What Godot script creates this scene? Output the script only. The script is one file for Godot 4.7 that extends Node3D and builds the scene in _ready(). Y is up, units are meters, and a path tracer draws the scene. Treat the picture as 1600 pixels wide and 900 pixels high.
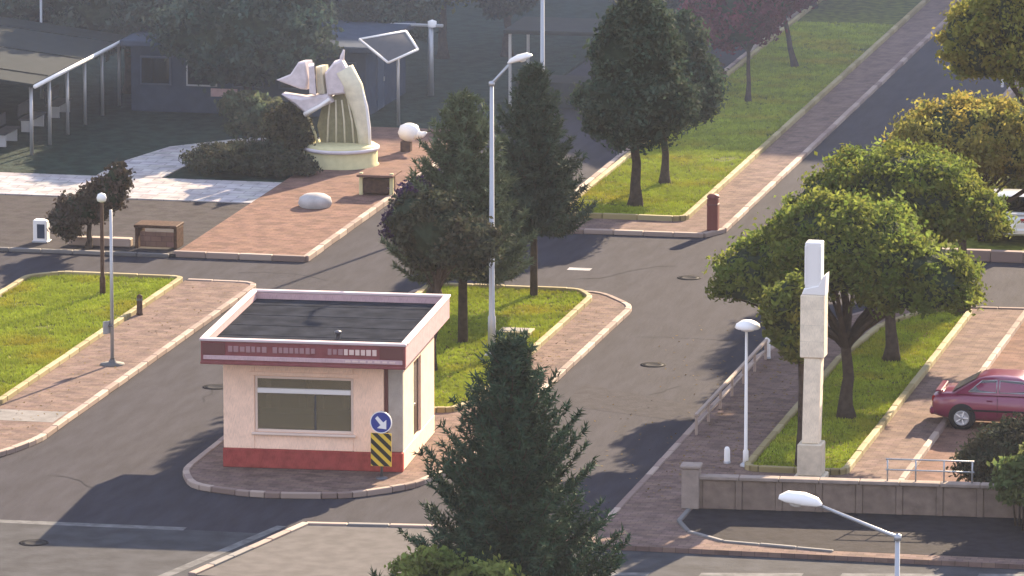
extends Node3D
# A campus entrance seen from a high window through a long lens: a booth on a traffic island between two carriageways.
# x runs across the road, -z along it away from the viewer, metres.

var M := {}
var rng := RandomNumberGenerator.new()
var taken := {}
var stone_meshes := []
const GLINT := 0.0

# ---------------------------------------------------------------- helpers
func numbered(called: String) -> String:
	var n: int = taken.get(called, 0)
	taken[called] = n + 1
	return called if n == 0 else "%s_%03d" % [called, n]

func tag(o: Node3D, label: String, category := "", group := "", kind := "") -> Node3D:
	if label: o.set_meta("label", label)
	if category: o.set_meta("category", category)
	if group: o.set_meta("group", group)
	if kind: o.set_meta("kind", kind)
	return o

func thing(called: String, label: String, category: String, at := Vector3.ZERO, turn := 0.0, group := "") -> Node3D:
	var o := Node3D.new()
	o.name = numbered(called)
	add_child(o)
	o.position = at
	o.rotation.y = turn
	tag(o, label, category, group)
	return o

func part(parent: Node3D, called: String, mesh: Mesh, mat: Material, at := Vector3.ZERO, rot := Vector3.ZERO) -> MeshInstance3D:
	var o := MeshInstance3D.new()
	o.name = called if parent != self else numbered(called)
	o.mesh = mesh
	o.material_override = mat
	o.position = at
	o.rotation = rot
	parent.add_child(o, true)
	return o

func structure(called: String, mesh: Mesh, mat: Material, label: String, at := Vector3.ZERO) -> MeshInstance3D:
	var o := part(self, called, mesh, mat, at)
	tag(o, label, "", "", "structure")
	return o

func begin() -> SurfaceTool:
	var st := SurfaceTool.new()
	st.begin(Mesh.PRIMITIVE_TRIANGLES)
	return st

func done(st: SurfaceTool, smooth := false) -> ArrayMesh:
	if not smooth: st.set_smooth_group(-1)
	st.generate_normals()
	return st.commit()

func tri(st: SurfaceTool, a: Vector3, b: Vector3, c: Vector3) -> void:
	st.add_vertex(a); st.add_vertex(b); st.add_vertex(c)

func quad(st: SurfaceTool, a: Vector3, b: Vector3, c: Vector3, d: Vector3) -> void:
	tri(st, a, b, c); tri(st, a, c, d)

# clockwise seen from outside, for a convex body round `mid`
func face(st: SurfaceTool, pts: Array, mid: Vector3) -> void:
	var n: Vector3 = (pts[1] - pts[0]).cross(pts[2] - pts[0])
	var flip: bool = n.dot(pts[0] - mid) > 0.0
	for i in range(1, pts.size() - 1):
		if flip: tri(st, pts[0], pts[i + 1], pts[i])
		else: tri(st, pts[0], pts[i], pts[i + 1])

func add_box(st: SurfaceTool, size: Vector3, c: Vector3, bev := 0.0, turn := Basis.IDENTITY) -> void:
	st.set_smooth_group(-1)
	var h := size / 2.0
	var b: float = min(bev, min(h.x, min(h.y, h.z)) * 0.6)
	var p := func(sx: float, sy: float, sz: float, keep: int) -> Vector3:
		var v := Vector3(sx * (h.x - b), sy * (h.y - b), sz * (h.z - b))
		v[keep] = [sx, sy, sz][keep] * h[keep]
		return c + turn * v
	for k in 3:
		for s in [-1.0, 1.0]:
			var q := []
			for e in [[-1.0, -1.0], [-1.0, 1.0], [1.0, 1.0], [1.0, -1.0]]:
				var a := [0.0, 0.0, 0.0]
				a[k] = s; a[(k + 1) % 3] = e[0]; a[(k + 2) % 3] = e[1]
				q.append(p.call(a[0], a[1], a[2], k))
			face(st, q, c)
	if b <= 0.0: return
	for k in 3:
		var i := (k + 1) % 3
		var j := (k + 2) % 3
		for si in [-1.0, 1.0]:
			for sj in [-1.0, 1.0]:
				var q := []
				for e in [[-1.0, i], [1.0, i], [1.0, j], [-1.0, j]]:
					var a := [0.0, 0.0, 0.0]
					a[k] = e[0]; a[i] = si; a[j] = sj
					q.append(p.call(a[0], a[1], a[2], e[1]))
				face(st, q, c)
	for sx in [-1.0, 1.0]:
		for sy in [-1.0, 1.0]:
			for sz in [-1.0, 1.0]:
				face(st, [p.call(sx, sy, sz, 0), p.call(sx, sy, sz, 1), p.call(sx, sy, sz, 2)], c)

func box(size: Vector3, bev := 0.0) -> ArrayMesh:
	var st := begin()
	add_box(st, size, Vector3.ZERO, bev)
	st.generate_normals()
	return st.commit()

func add_tube(st: SurfaceTool, pts: Array, radii: Array, segs := 8) -> void:
	st.set_smooth_group(0)
	var rings := []
	for i in pts.size():
		var d: Vector3 = (pts[min(i + 1, pts.size() - 1)] - pts[max(i - 1, 0)]).normalized()
		var u := d.cross(Vector3(0.31, 0.12, 0.94)).normalized()
		var w := d.cross(u)
		var ring := []
		for s in segs:
			var a := TAU * s / segs
			ring.append(pts[i] + (u * cos(a) + w * sin(a)) * radii[i])
		rings.append(ring)
	for i in pts.size() - 1:
		for s in segs:
			var t := (s + 1) % segs
			quad(st, rings[i][s], rings[i][t], rings[i + 1][t], rings[i + 1][s])
	for e in [0, pts.size() - 1]:
		for s in segs:
			var t := (s + 1) % segs
			if e == 0: tri(st, pts[e], rings[e][t], rings[e][s])
			else: tri(st, pts[e], rings[e][s], rings[e][t])

func tube(pts: Array, radii: Array, segs := 10) -> ArrayMesh:
	var st := begin()
	add_tube(st, pts, radii, segs)
	return done(st, true)

func lathe(profile: Array, segs := 24, smooth := true) -> ArrayMesh:   # [radius, height] pairs, from the foot up
	var st := begin()
	st.set_smooth_group(0 if smooth else -1)
	for i in profile.size() - 1:
		for s in segs:
			var a := TAU * s / segs
			var b := TAU * (s + 1) / segs
			var p: Array = profile[i]
			var q: Array = profile[i + 1]
			quad(st, Vector3(cos(a) * p[0], p[1], sin(a) * p[0]), Vector3(cos(b) * p[0], p[1], sin(b) * p[0]),
				Vector3(cos(b) * q[0], q[1], sin(b) * q[0]), Vector3(cos(a) * q[0], q[1], sin(a) * q[0]))
	return done(st, smooth)

# a flat-topped slab over a polygon of (x, z) points
func slab(poly: PackedVector2Array, low: float, high: float) -> ArrayMesh:
	var st := begin()
	st.set_smooth_group(-1)
	var idx := Geometry2D.triangulate_polygon(poly)
	for i in range(0, idx.size(), 3):
		var a := poly[idx[i]]; var b := poly[idx[i + 1]]; var c := poly[idx[i + 2]]
		if (b - a).cross(c - a) < 0.0:
			var t := b; b = c; c = t
		tri(st, Vector3(a.x, high, a.y), Vector3(b.x, high, b.y), Vector3(c.x, high, c.y))
	if high > low:
		for i in poly.size():
			var a := poly[i]; var b := poly[(i + 1) % poly.size()]
			quad(st, Vector3(a.x, low, a.y), Vector3(b.x, low, b.y), Vector3(b.x, high, b.y), Vector3(a.x, high, a.y))
	return done(st)

# an outline in the x-y plane given a thickness along z, its edges chamfered
func plate(poly: PackedVector2Array, depth: float, bev := 0.02) -> ArrayMesh:
	var st := begin()
	st.set_smooth_group(-1)
	var inner: PackedVector2Array = poly
	if bev > 0.0:
		var o := Geometry2D.offset_polygon(poly, -bev, Geometry2D.JOIN_MITER)
		if o.size() == 1 and o[0].size() == poly.size(): inner = o[0]
	var shift := 0
	var best := 1e9
	for k in poly.size():
		if inner[k].distance_to(poly[0]) < best: best = inner[k].distance_to(poly[0]); shift = k
	var idx := Geometry2D.triangulate_polygon(inner)
	var h := depth / 2.0
	for s in [-1.0, 1.0]:
		for i in range(0, idx.size(), 3):
			var a := inner[idx[i]]; var b := inner[idx[i + 1]]; var c := inner[idx[i + 2]]
			tri(st, Vector3(a.x, a.y, s * h), Vector3(b.x, b.y, s * h), Vector3(c.x, c.y, s * h))
	var dirn := 1 if Geometry2D.is_polygon_clockwise(poly) == Geometry2D.is_polygon_clockwise(inner) else -1
	for i in poly.size():
		var j := (i + 1) % poly.size()
		var a := poly[i]; var b := poly[j]
		var ia := inner[posmod(shift + dirn * i, poly.size())]; var ib := inner[posmod(shift + dirn * j, poly.size())]
		var hb := h - bev if inner != poly else h
		quad(st, Vector3(a.x, a.y, -hb), Vector3(b.x, b.y, -hb), Vector3(b.x, b.y, hb), Vector3(a.x, a.y, hb))
		if inner != poly:
			for s in [-1.0, 1.0]:
				quad(st, Vector3(a.x, a.y, s * hb), Vector3(b.x, b.y, s * hb), Vector3(ib.x, ib.y, s * h), Vector3(ia.x, ia.y, s * h))
	return done(st)

# ---------------------------------------------------------------- materials
func noise_tex(sd: int, freq: float, ramp: Array, octaves := 4, size := 512, kind := FastNoiseLite.TYPE_SIMPLEX_SMOOTH) -> NoiseTexture2D:
	var n := FastNoiseLite.new()
	n.seed = sd; n.frequency = freq; n.fractal_octaves = octaves; n.noise_type = kind
	var t := NoiseTexture2D.new()
	t.width = size; t.height = size; t.seamless = true; t.noise = n
	if ramp.size():
		var g := Gradient.new()
		var off := PackedFloat32Array()
		var cs := PackedColorArray()
		for r in ramp:
			off.append(r[0]); cs.append((r[1] as Color).linear_to_srgb())
		g.offsets = off; g.colors = cs
		t.color_ramp = g
	return t

var common := {}
func shared(key: String, make: Callable) -> Texture2D:
	if not common.has(key): common[key] = make.call()
	return common[key]

func lin(r: float, g: float, b: float) -> Color: return Color(r, g, b).linear_to_srgb()

func flat(c: Color, rough := 0.7, metal := 0.0) -> StandardMaterial3D:   # c is a linear base colour
	var m := StandardMaterial3D.new()
	m.albedo_color = c.linear_to_srgb()
	m.roughness = rough; m.metallic = metal
	m.metallic_specular = 0.35
	return m

# world-mapped mottled surface: patches over `big` metres, grain over `fine` metres
func ground_mat(sd: int, c: Color, vary: float, big: float, fine: float, rough: float, bump := 0.6, streak := false) -> StandardMaterial3D:
	var m := StandardMaterial3D.new()
	m.albedo_texture = noise_tex(sd, 0.012, [[0.15, c * (1.0 - vary)], [0.5, c], [0.85, c * (1.0 + vary)]], 5, 1024 if big > 5.5 else 512)
	m.uv1_triplanar = true; m.uv1_world_triplanar = true
	m.uv1_scale = Vector3.ONE / big
	m.roughness = rough
	m.metallic_specular = 0.12
	m.detail_enabled = true
	m.detail_blend_mode = BaseMaterial3D.BLEND_MODE_MUL
	m.detail_uv_layer = BaseMaterial3D.DETAIL_UV_2
	m.detail_albedo = shared("grain%d" % (sd % 3), func(): return noise_tex(sd + 7, 0.06, [[0.1, Color(0.72, 0.72, 0.72)], [0.5, Color(0.95, 0.95, 0.95)], [0.9, Color(1, 1, 1)]], 3, 512))
	m.uv2_triplanar = true; m.uv2_world_triplanar = true
	m.uv2_scale = Vector3(1.0, 0.09, 1.0) / fine if streak else Vector3.ONE / fine
	if bump > 0.0:
		m.heightmap_enabled = true
		m.heightmap_scale = bump
		m.heightmap_texture = shared("relief", func(): return noise_tex(14, 0.09, [], 3, 512))
	return m

# small block paving: joints and tone of each block, drawn into one texture of 2 x 2 metres
func paving_mat(sd: int, c: Color, rough := 0.85) -> StandardMaterial3D:
	var r := RandomNumberGenerator.new()
	r.seed = sd
	var w := 512
	var im := Image.create(w, w, false, Image.FORMAT_RGB8)
	im.fill((c * 0.62).linear_to_srgb())
	var bw := 64; var bh := 32
	for j in w / bh:
		for i in range(-1, w / bw):
			var x := i * bw + (bw / 2 if j % 2 else 0)
			var k := r.randf_range(0.84, 1.12)
			var t := Color(c.r * k, c.g * k * r.randf_range(0.97, 1.03), c.b * k * r.randf_range(0.95, 1.05)).linear_to_srgb()
			im.fill_rect(Rect2i(posmod(x, w) + 2, j * bh + 2, bw - 3, bh - 3), t)
			if posmod(x, w) + bw > w: im.fill_rect(Rect2i(0, j * bh + 2, bw / 2 - 1, bh - 3), t)
	var m := StandardMaterial3D.new()
	m.albedo_texture = ImageTexture.create_from_image(im)
	m.uv1_triplanar = true; m.uv1_world_triplanar = true
	m.uv1_scale = Vector3.ONE / 2.6
	m.roughness = rough
	m.metallic_specular = 0.12
	m.detail_enabled = true
	m.detail_blend_mode = BaseMaterial3D.BLEND_MODE_MUL
	m.detail_uv_layer = BaseMaterial3D.DETAIL_UV_2
	m.detail_albedo = shared("wear", func(): return noise_tex(50, 0.012, [[0.2, Color(0.68, 0.68, 0.7)], [0.55, Color(0.96, 0.95, 0.94)], [0.9, Color(1, 1, 1)]], 5, 1024))
	m.uv2_triplanar = true; m.uv2_world_triplanar = true
	m.uv2_scale = Vector3.ONE / 9.0
	return m

func leaf_mat(back: float) -> StandardMaterial3D:
	var m := StandardMaterial3D.new()
	m.vertex_color_use_as_albedo = true
	m.roughness = 0.8
	m.metallic_specular = 0.14
	m.backlight_enabled = true
	m.backlight = Color(back, back, back)
	return m

func make_materials() -> void:
	M.earth = ground_mat(11, Color(0.05, 0.046, 0.034), 0.35, 14.0, 1.6, 0.95)
	M.asphalt = ground_mat(21, Color(0.032, 0.031, 0.039), 0.17, 11.0, 1.1, 0.82, 0.4)
	M.road_main = ground_mat(31, Color(0.045, 0.046, 0.051), 0.22, 13.0, 1.2, 0.8, 0.4)
	M.asphalt_new = ground_mat(38, Color(0.034, 0.032, 0.038), 0.2, 5.6, 1.0, 0.85, 0.4)
	M.patch = ground_mat(36, Color(0.022, 0.020, 0.023), 0.25, 6.0, 1.0, 0.85, 0.4)  # apron asphalt, darkened with the shade of the umbrella tree
	M.asphalt.uv1_scale = Vector3(1.0 / 7.0, 0.1, 1.0 / 34.0)
	M.paving = paving_mat(41, Color(0.160, 0.112, 0.094))
	M.paving_grey = paving_mat(47, Color(0.042, 0.038, 0.041))  # grey paving, made darker to carry the shading of trees
	M.plaza = paving_mat(51, Color(0.165, 0.098, 0.076))
	M.pale_stone = paving_mat(61, Color(0.37, 0.345, 0.335), 0.5)
	M.pale_stone.uv1_scale = Vector3.ONE / 7.0
	M.lawn = ground_mat(71, Color(0.080, 0.092, 0.014), 0.45, 6.0, 0.7, 0.95, 2.0)
	M.lawn_shaded = ground_mat(77, Color(0.018, 0.031, 0.024), 0.4, 9.0, 0.8, 0.95, 2.0)  # garden grass with the far shade put into the colour
	M.kerb_pink = [flat(Color(0.25, 0.19, 0.155), 0.8), flat(Color(0.21, 0.155, 0.13), 0.8), flat(Color(0.30, 0.235, 0.19), 0.8), flat(Color(0.17, 0.12, 0.10), 0.85)]
	M.kerb_cream = [flat(Color(0.235, 0.19, 0.085), 0.8), flat(Color(0.20, 0.16, 0.07), 0.8), flat(Color(0.27, 0.225, 0.115), 0.8)]
	M.kerb_grey = [flat(Color(0.13, 0.125, 0.12), 0.8), flat(Color(0.10, 0.096, 0.094), 0.85), flat(Color(0.155, 0.147, 0.14), 0.8)]
	M.wall_cream = ground_mat(81, Color(0.90, 0.63, 0.455), 0.06, 3.0, 0.5, 0.8, 0.1, true)
	M.wall_red = ground_mat(83, Color(0.30, 0.060, 0.052), 0.16, 2.0, 0.4, 0.7, 0.2, true)
	M.fascia_red = ground_mat(85, Color(0.22, 0.072, 0.072), 0.12, 2.0, 0.4, 0.5, 0.05)
	M.fascia_dark = flat(Color(0.12, 0.045, 0.040), 0.5)
	M.fascia_pink = ground_mat(87, Color(0.52, 0.36, 0.36), 0.08, 2.0, 0.5, 0.6, 0.05, true)
	M.letter = flat(Color(0.62, 0.46, 0.40), 0.5)
	M.letter_worn = flat(Color(0.30, 0.17, 0.17), 0.6)
	M.roof_felt = ground_mat(91, Color(0.025, 0.028, 0.036), 0.3, 5.0, 0.8, 0.8, 0.3)
	M.roof_felt.metallic_specular = 0.02
	M.white = flat(Color(0.72, 0.70, 0.66), 0.5)
	M.white_paint = ground_mat(93, Color(0.33, 0.32, 0.31), 0.2, 4.0, 0.35, 0.7, 0.0)
	M.paint_worn = ground_mat(95, Color(0.12, 0.12, 0.12), 0.3, 3.0, 0.3, 0.75, 0.0)
	M.pylon = ground_mat(97, Color(0.76, 0.66, 0.50), 0.10, 2.5, 0.4, 0.55, 0.1, true)
	M.pylon_grey = ground_mat(99, Color(0.56, 0.49, 0.37), 0.14, 2.0, 0.4, 0.7, 0.1)
	M.stone_wall = ground_mat(101, Color(0.19, 0.145, 0.115), 0.2, 3.0, 0.5, 0.85, 0.5)
	M.coping = ground_mat(103, Color(0.27, 0.22, 0.185), 0.15, 3.0, 0.5, 0.8, 0.3)
	M.steel = flat(Color(0.36, 0.37, 0.38), 0.45, 0.6)
	M.steel_dark = flat(Color(0.10, 0.10, 0.11), 0.5, 0.5)
	M.lamp_glass = flat(Color(0.70, 0.70, 0.68), 0.25)
	M.dark = flat(Color(0.022, 0.022, 0.024), 0.6)
	M.rubber = flat(Color(0.018, 0.018, 0.019), 0.8)
	M.dark.metallic_specular = 0.08
	M.rubber.metallic_specular = 0.08
	M.red_post = flat(Color(0.13, 0.035, 0.028), 0.55)
	M.blue = flat(Color(0.035, 0.05, 0.22), 0.4)
	M.yellow = flat(Color(0.62, 0.42, 0.045), 0.5)
	M.black = flat(Color(0.02, 0.018, 0.014), 0.5)
	M.bark = ground_mat(111, Color(0.060, 0.046, 0.036), 0.35, 1.2, 0.25, 0.95, 2.0)
	M.leaf = leaf_mat(0.7)
	M.blade = leaf_mat(0.6)
	M.leaf_bright = leaf_mat(1.0)
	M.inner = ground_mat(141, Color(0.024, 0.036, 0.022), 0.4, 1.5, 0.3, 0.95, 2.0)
	M.needle = leaf_mat(0.35)
	M.wood = ground_mat(113, Color(0.075, 0.045, 0.032), 0.3, 1.0, 0.3, 0.7, 0.2)
	var g := StandardMaterial3D.new()
	g.albedo_color = Color(0.55, 0.58, 0.55, 0.22)
	g.transparency = BaseMaterial3D.TRANSPARENCY_ALPHA
	g.roughness = 0.04; g.metallic_specular = 0.6
	M.glass = g
	var bg := StandardMaterial3D.new()
	bg.albedo_color = Color(0.50, 0.46, 0.36, 0.55)
	bg.transparency = BaseMaterial3D.TRANSPARENCY_ALPHA
	bg.roughness = 0.05; bg.metallic_specular = 0.5
	M.booth_glass = bg
	M.cream_frame = flat(Color(0.66, 0.52, 0.42), 0.5)
	M.coping_pink = flat(Color(0.52, 0.42, 0.41), 0.6)
	var cg := StandardMaterial3D.new()
	cg.albedo_color = Color(0.03, 0.04, 0.04)
	cg.roughness = 0.06; cg.metallic_specular = 0.7
	M.car_glass = cg
	M.blue_panel = flat(Color(0.045, 0.065, 0.10), 0.35)
	M.sculpt_neck = ground_mat(133, Color(0.66, 0.61, 0.44), 0.12, 2.0, 0.4, 0.7, 0.1)
	M.sculpt_membrane = ground_mat(137, Color(0.20, 0.185, 0.10), 0.15, 2.0, 0.4, 0.8, 0.1, true)  # olive carries the shaded front of the neck
	M.concrete_white = ground_mat(139, Color(0.40, 0.38, 0.36), 0.2, 3.0, 0.5, 0.8, 0.4)
	M.concrete_pale = ground_mat(135, Color(0.19, 0.18, 0.17), 0.15, 3.0, 0.6, 0.85, 0.2)
	M.concrete = ground_mat(131, Color(0.10, 0.092, 0.088), 0.15, 4.0, 0.6, 0.85, 0.2)
	M.shed = ground_mat(117, Color(0.042, 0.058, 0.088), 0.15, 4.0, 0.6, 0.7, 0.1)  # blue of the far shade put into the wall colour
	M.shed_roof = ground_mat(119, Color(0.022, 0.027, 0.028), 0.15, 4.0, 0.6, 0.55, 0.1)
	M.sculpt_pale = ground_mat(121, Color(0.60, 0.54, 0.54), 0.12, 2.0, 0.4, 0.55, 0.1)
	M.sculpt_yellow = ground_mat(123, Color(0.56, 0.51, 0.28), 0.10, 2.0, 0.4, 0.6, 0.1)
	M.canopy = ground_mat(125, Color(0.085, 0.085, 0.088), 0.1, 2.0, 0.4, 0.6, 0.0)
	M.render_wall = ground_mat(127, Color(0.40, 0.36, 0.31), 0.1, 6.0, 0.8, 0.85, 0.1)

# ---------------------------------------------------------------- setting pieces
# kerb stones laid along a line; each stone is a piece of its own
func kerb(label: String, line: Array, mats: Array, width := 0.16, low := 0.0, high := 0.15, closed := false) -> void:
	var root := Node3D.new()
	root.name = numbered("kerb")
	add_child(root)
	tag(root, label, "", "", "structure")
	var pts := line.duplicate()
	if closed: pts.append(line[0])
	var mesh := box(Vector3(0.985, high - low, width), 0.018)
	for i in pts.size() - 1:
		var a: Vector2 = pts[i]
		var b: Vector2 = pts[i + 1]
		var n: int = max(1, roundi(a.distance_to(b)))
		var step := (b - a) / n
		for k in n:
			var mid := a + step * (k + 0.5)
			var o := part(root, "kerb_stone", mesh, mats[rng.randi() % mats.size()], Vector3(mid.x, (low + high) / 2.0 + rng.randf_range(-0.006, 0.006), mid.y), Vector3(0, -step.angle() + rng.randf_range(-0.006, 0.006), 0))
			o.scale.x = step.length()

# corners cut round: a short curve in place of each one
func soft(a: Array, reach: float, closed := true) -> Array:
	var out := []
	for i in a.size():
		if not closed and (i == 0 or i == a.size() - 1):
			out.append(a[i])
			continue
		var p: Vector2 = a[posmod(i - 1, a.size())]
		var q: Vector2 = a[i]
		var n: Vector2 = a[(i + 1) % a.size()]
		var s := q + (p - q).limit_length(min(reach, p.distance_to(q) * 0.46))
		var e := q + (n - q).limit_length(min(reach, n.distance_to(q) * 0.46))
		for k in 4:
			var t := k / 3.0
			out.append(s.lerp(q, t).lerp(q.lerp(e, t), t))
	return out

func poly(a: Array) -> PackedVector2Array:
	var p := PackedVector2Array()
	for v in a: p.append(v)
	return p

# short grass over a polygon: thousands of tufts, one object
func grass(label: String, pl: PackedVector2Array, y: float, per: float, tint: Color, sd: int) -> void:
	var r := RandomNumberGenerator.new()
	r.seed = sd
	var st := begin()
	st.set_smooth_group(-1)
	for i in 7:
		var a := r.randf() * TAU
		var d := Vector3(cos(a), 0, sin(a))
		var s := d.cross(Vector3.UP) * 0.011
		var o := d * r.randf() * 0.07
		var tip := o + d * r.randf_range(0.0, 0.05) + Vector3.UP * r.randf_range(0.05, 0.085)
		tri(st, o - s, o + s, tip)
	var mesh := done(st)
	var box_ := Rect2(pl[0], Vector2.ZERO)
	for v in pl: box_ = box_.expand(v)
	var where := []
	var total := int(box_.get_area() * per)
	var clump := FastNoiseLite.new()
	clump.seed = sd; clump.frequency = 0.35
	for i in total:
		var p := box_.position + Vector2(r.randf(), r.randf()) * box_.size
		if Geometry2D.is_point_in_polygon(p, pl) and clump.get_noise_2d(p.x, p.y) > -0.6 + r.randf() * 0.2:
			where.append(p)
	var mm := MultiMesh.new()
	mm.transform_format = MultiMesh.TRANSFORM_3D
	mm.use_colors = true
	mm.mesh = mesh
	mm.instance_count = where.size()
	for i in where.size():
		var s := r.randf_range(0.6, 1.25)
		var b := Basis(Vector3.UP, r.randf() * TAU).scaled(Vector3(s * 1.3, s, s * 1.3))
		mm.set_instance_transform(i, Transform3D(b, Vector3(where[i].x, y, where[i].y)))
		var v: float = 1.0 + 0.35 * clump.get_noise_2d(where[i].x * 1.7 + 50.0, where[i].y * 1.7) + r.randf_range(-0.18, 0.18)
		var dry: float = clampf(clump.get_noise_2d(where[i].x * 0.8 - 90.0, where[i].y * 0.8) * 1.4, 0.0, 1.0)
		mm.set_instance_color(i, Color(tint.r * v * (1.0 + 0.25 * dry), tint.g * v * (1.0 - 0.1 * dry), tint.b * v))
	var o := MultiMeshInstance3D.new()
	o.name = numbered("grass")
	o.multimesh = mm
	o.material_override = M.blade
	add_child(o)
	tag(o, label, "grass", "", "stuff")

# ---------------------------------------------------------------- trees
func leaf_quad(st: SurfaceTool, r: RandomNumberGenerator, at: Vector3, out: Vector3, size: float, col: Color) -> void:
	var n := (out + Vector3(r.randfn(), r.randfn(), r.randfn()) * 1.1).normalized()
	var l := n.cross(Vector3(r.randfn(), r.randfn(), r.randfn())).normalized()
	var w := n.cross(l) * size * r.randf_range(0.3, 0.42)
	l *= size * r.randf_range(0.5, 0.8)
	st.set_color(col)
	var fold := n * size * 0.1
	tri(st, at - l, at + w + fold, at + l)
	tri(st, at - l, at + l, at - w + fold)

# crown: [centre, radii] lobes relative to the base; clumps of leaves spread over and in the lobes
func crown_mesh(sd: int, lobes: Array, clumps: int, leaves: int, size: float, tint: Color, vary: float, flat_bottom := -1.0, centres: Array = []) -> ArrayMesh:
	var r := RandomNumberGenerator.new()
	r.seed = sd
	var nz := FastNoiseLite.new()
	nz.seed = sd; nz.frequency = 0.9
	var st := begin()
	st.set_smooth_group(-1)
	var vol := 0.0
	for l in lobes: vol += pow(l[1].x * l[1].y * l[1].z, 0.67)
	for l in lobes:
		var c: Vector3 = l[0]
		var rad: Vector3 = l[1]
		var n: int = int(clumps * 1.25 * pow(rad.x * rad.y * rad.z, 0.67) / vol)
		for i in int(n * 0.3):   # oversized leaves added inside the crown to block sun
			var q := Vector3(r.randfn(), r.randfn(), r.randfn()).normalized() * pow(r.randf(), 0.2) * 0.93
			if q.y < flat_bottom * 0.74: q.y = flat_bottom * 0.7 * r.randf()
			leaf_quad(st, r, c + q * rad, q.normalized(), size * 3.0, tint * r.randf_range(0.8, 1.2))
		for i in n:
			var d := Vector3(r.randfn(), r.randfn(), r.randfn()).normalized()
			if d.y < flat_bottom: d.y = flat_bottom * r.randf()
			var f := lerpf(0.82, 1.0, sqrt(r.randf())) * (1.0 + 0.22 * nz.get_noise_3d(d.x * 2.0, d.y * 2.0 + c.x, d.z * 2.0))
			var at := c + d * rad * f
			var cr: float = minf(rad.x, minf(rad.y, rad.z)) * r.randf_range(0.10, 0.20) + 0.1
			if f > 0.6: centres.append(at)
			var shade := 1.0 + vary * r.randf_range(-1.0, 1.0)
			var warm := r.randf_range(-0.12, 0.2)
			for k in int(leaves * 1.3):
				var e := Vector3(r.randfn(), r.randfn() * 0.7, r.randfn()) * 0.55
				var s := shade * r.randf_range(0.75, 1.25)
				leaf_quad(st, r, at + e * cr, (d + e * 0.6).normalized(), size * 0.82 * r.randf_range(0.7, 1.25), Color(tint.r * s * (1.0 + warm), tint.g * s, tint.b * s))
	return done(st)

# closed shell added inside a crown to block the sun
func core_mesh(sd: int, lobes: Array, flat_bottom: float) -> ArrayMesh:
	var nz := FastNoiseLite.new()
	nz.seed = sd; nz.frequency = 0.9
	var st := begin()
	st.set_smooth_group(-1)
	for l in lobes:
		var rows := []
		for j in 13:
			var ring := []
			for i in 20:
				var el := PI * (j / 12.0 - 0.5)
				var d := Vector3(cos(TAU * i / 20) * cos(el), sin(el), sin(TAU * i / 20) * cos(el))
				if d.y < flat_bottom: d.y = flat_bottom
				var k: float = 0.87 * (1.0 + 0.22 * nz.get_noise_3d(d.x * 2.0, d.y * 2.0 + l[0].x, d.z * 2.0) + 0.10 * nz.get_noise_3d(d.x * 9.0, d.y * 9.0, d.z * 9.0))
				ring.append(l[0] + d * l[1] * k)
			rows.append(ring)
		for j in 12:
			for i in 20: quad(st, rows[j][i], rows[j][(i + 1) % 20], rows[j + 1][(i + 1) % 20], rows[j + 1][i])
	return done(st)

func trunk_mesh(sd: int, top: float, rad: float, centres: Array, limbs: int, lean := Vector3.ZERO) -> ArrayMesh:
	var r := RandomNumberGenerator.new()
	r.seed = sd
	var st := begin()
	var fork := Vector3(0, top, 0) + lean
	var pts := []
	var rads := []
	for i in 7:
		var t := i / 6.0
		pts.append(fork * t + Vector3(r.randf_range(-1, 1), 0, r.randf_range(-1, 1)) * rad * 0.35 * sin(PI * t))
		rads.append(rad * (1.0 + 0.7 * pow(1.0 - t, 6.0)) * lerpf(1.0, 0.78, t))
	add_tube(st, pts, rads, 9)
	for i in limbs:
		if centres.is_empty(): break
		var c: Vector3 = centres[r.randi() % centres.size()]
		var start: Vector3 = fork.lerp(fork * 0.86, r.randf())
		var mid := start.lerp(c, 0.5) + Vector3(0, r.randf_range(-0.1, 0.25), 0)
		var k := rad * r.randf_range(0.34, 0.55)
		add_tube(st, [start - Vector3(0, rad * 0.5, 0), start.lerp(mid, 0.5) + Vector3(r.randf_range(-0.1, 0.1), 0.03, 0), mid, mid.lerp(c, 0.6), c], [k, k * 0.8, k * 0.6, k * 0.4, k * 0.16], 6)
	return done(st, true)

func tree(called: String, label: String, at: Vector3, sd: int, top: float, rad: float, lobes: Array, clumps: int, leaves: int, size: float, tint: Color, limbs := 14, flat_bottom := -1.0, group := "", lean := Vector3.ZERO, vary := 0.3) -> Node3D:
	var t := thing(called, label, "tree", at, 0.0, group)
	var centres := []
	var crown := crown_mesh(sd, lobes, clumps, leaves, size, tint, vary, flat_bottom, centres)
	part(t, "sun_block_core", core_mesh(sd, lobes, flat_bottom), M.inner)
	part(t, "trunk", trunk_mesh(sd + 1, top, rad, centres, limbs, lean), M.bark)
	part(t, "crown", crown, M.leaf_bright if tint.g > 0.09 else M.leaf)
	return t

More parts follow.
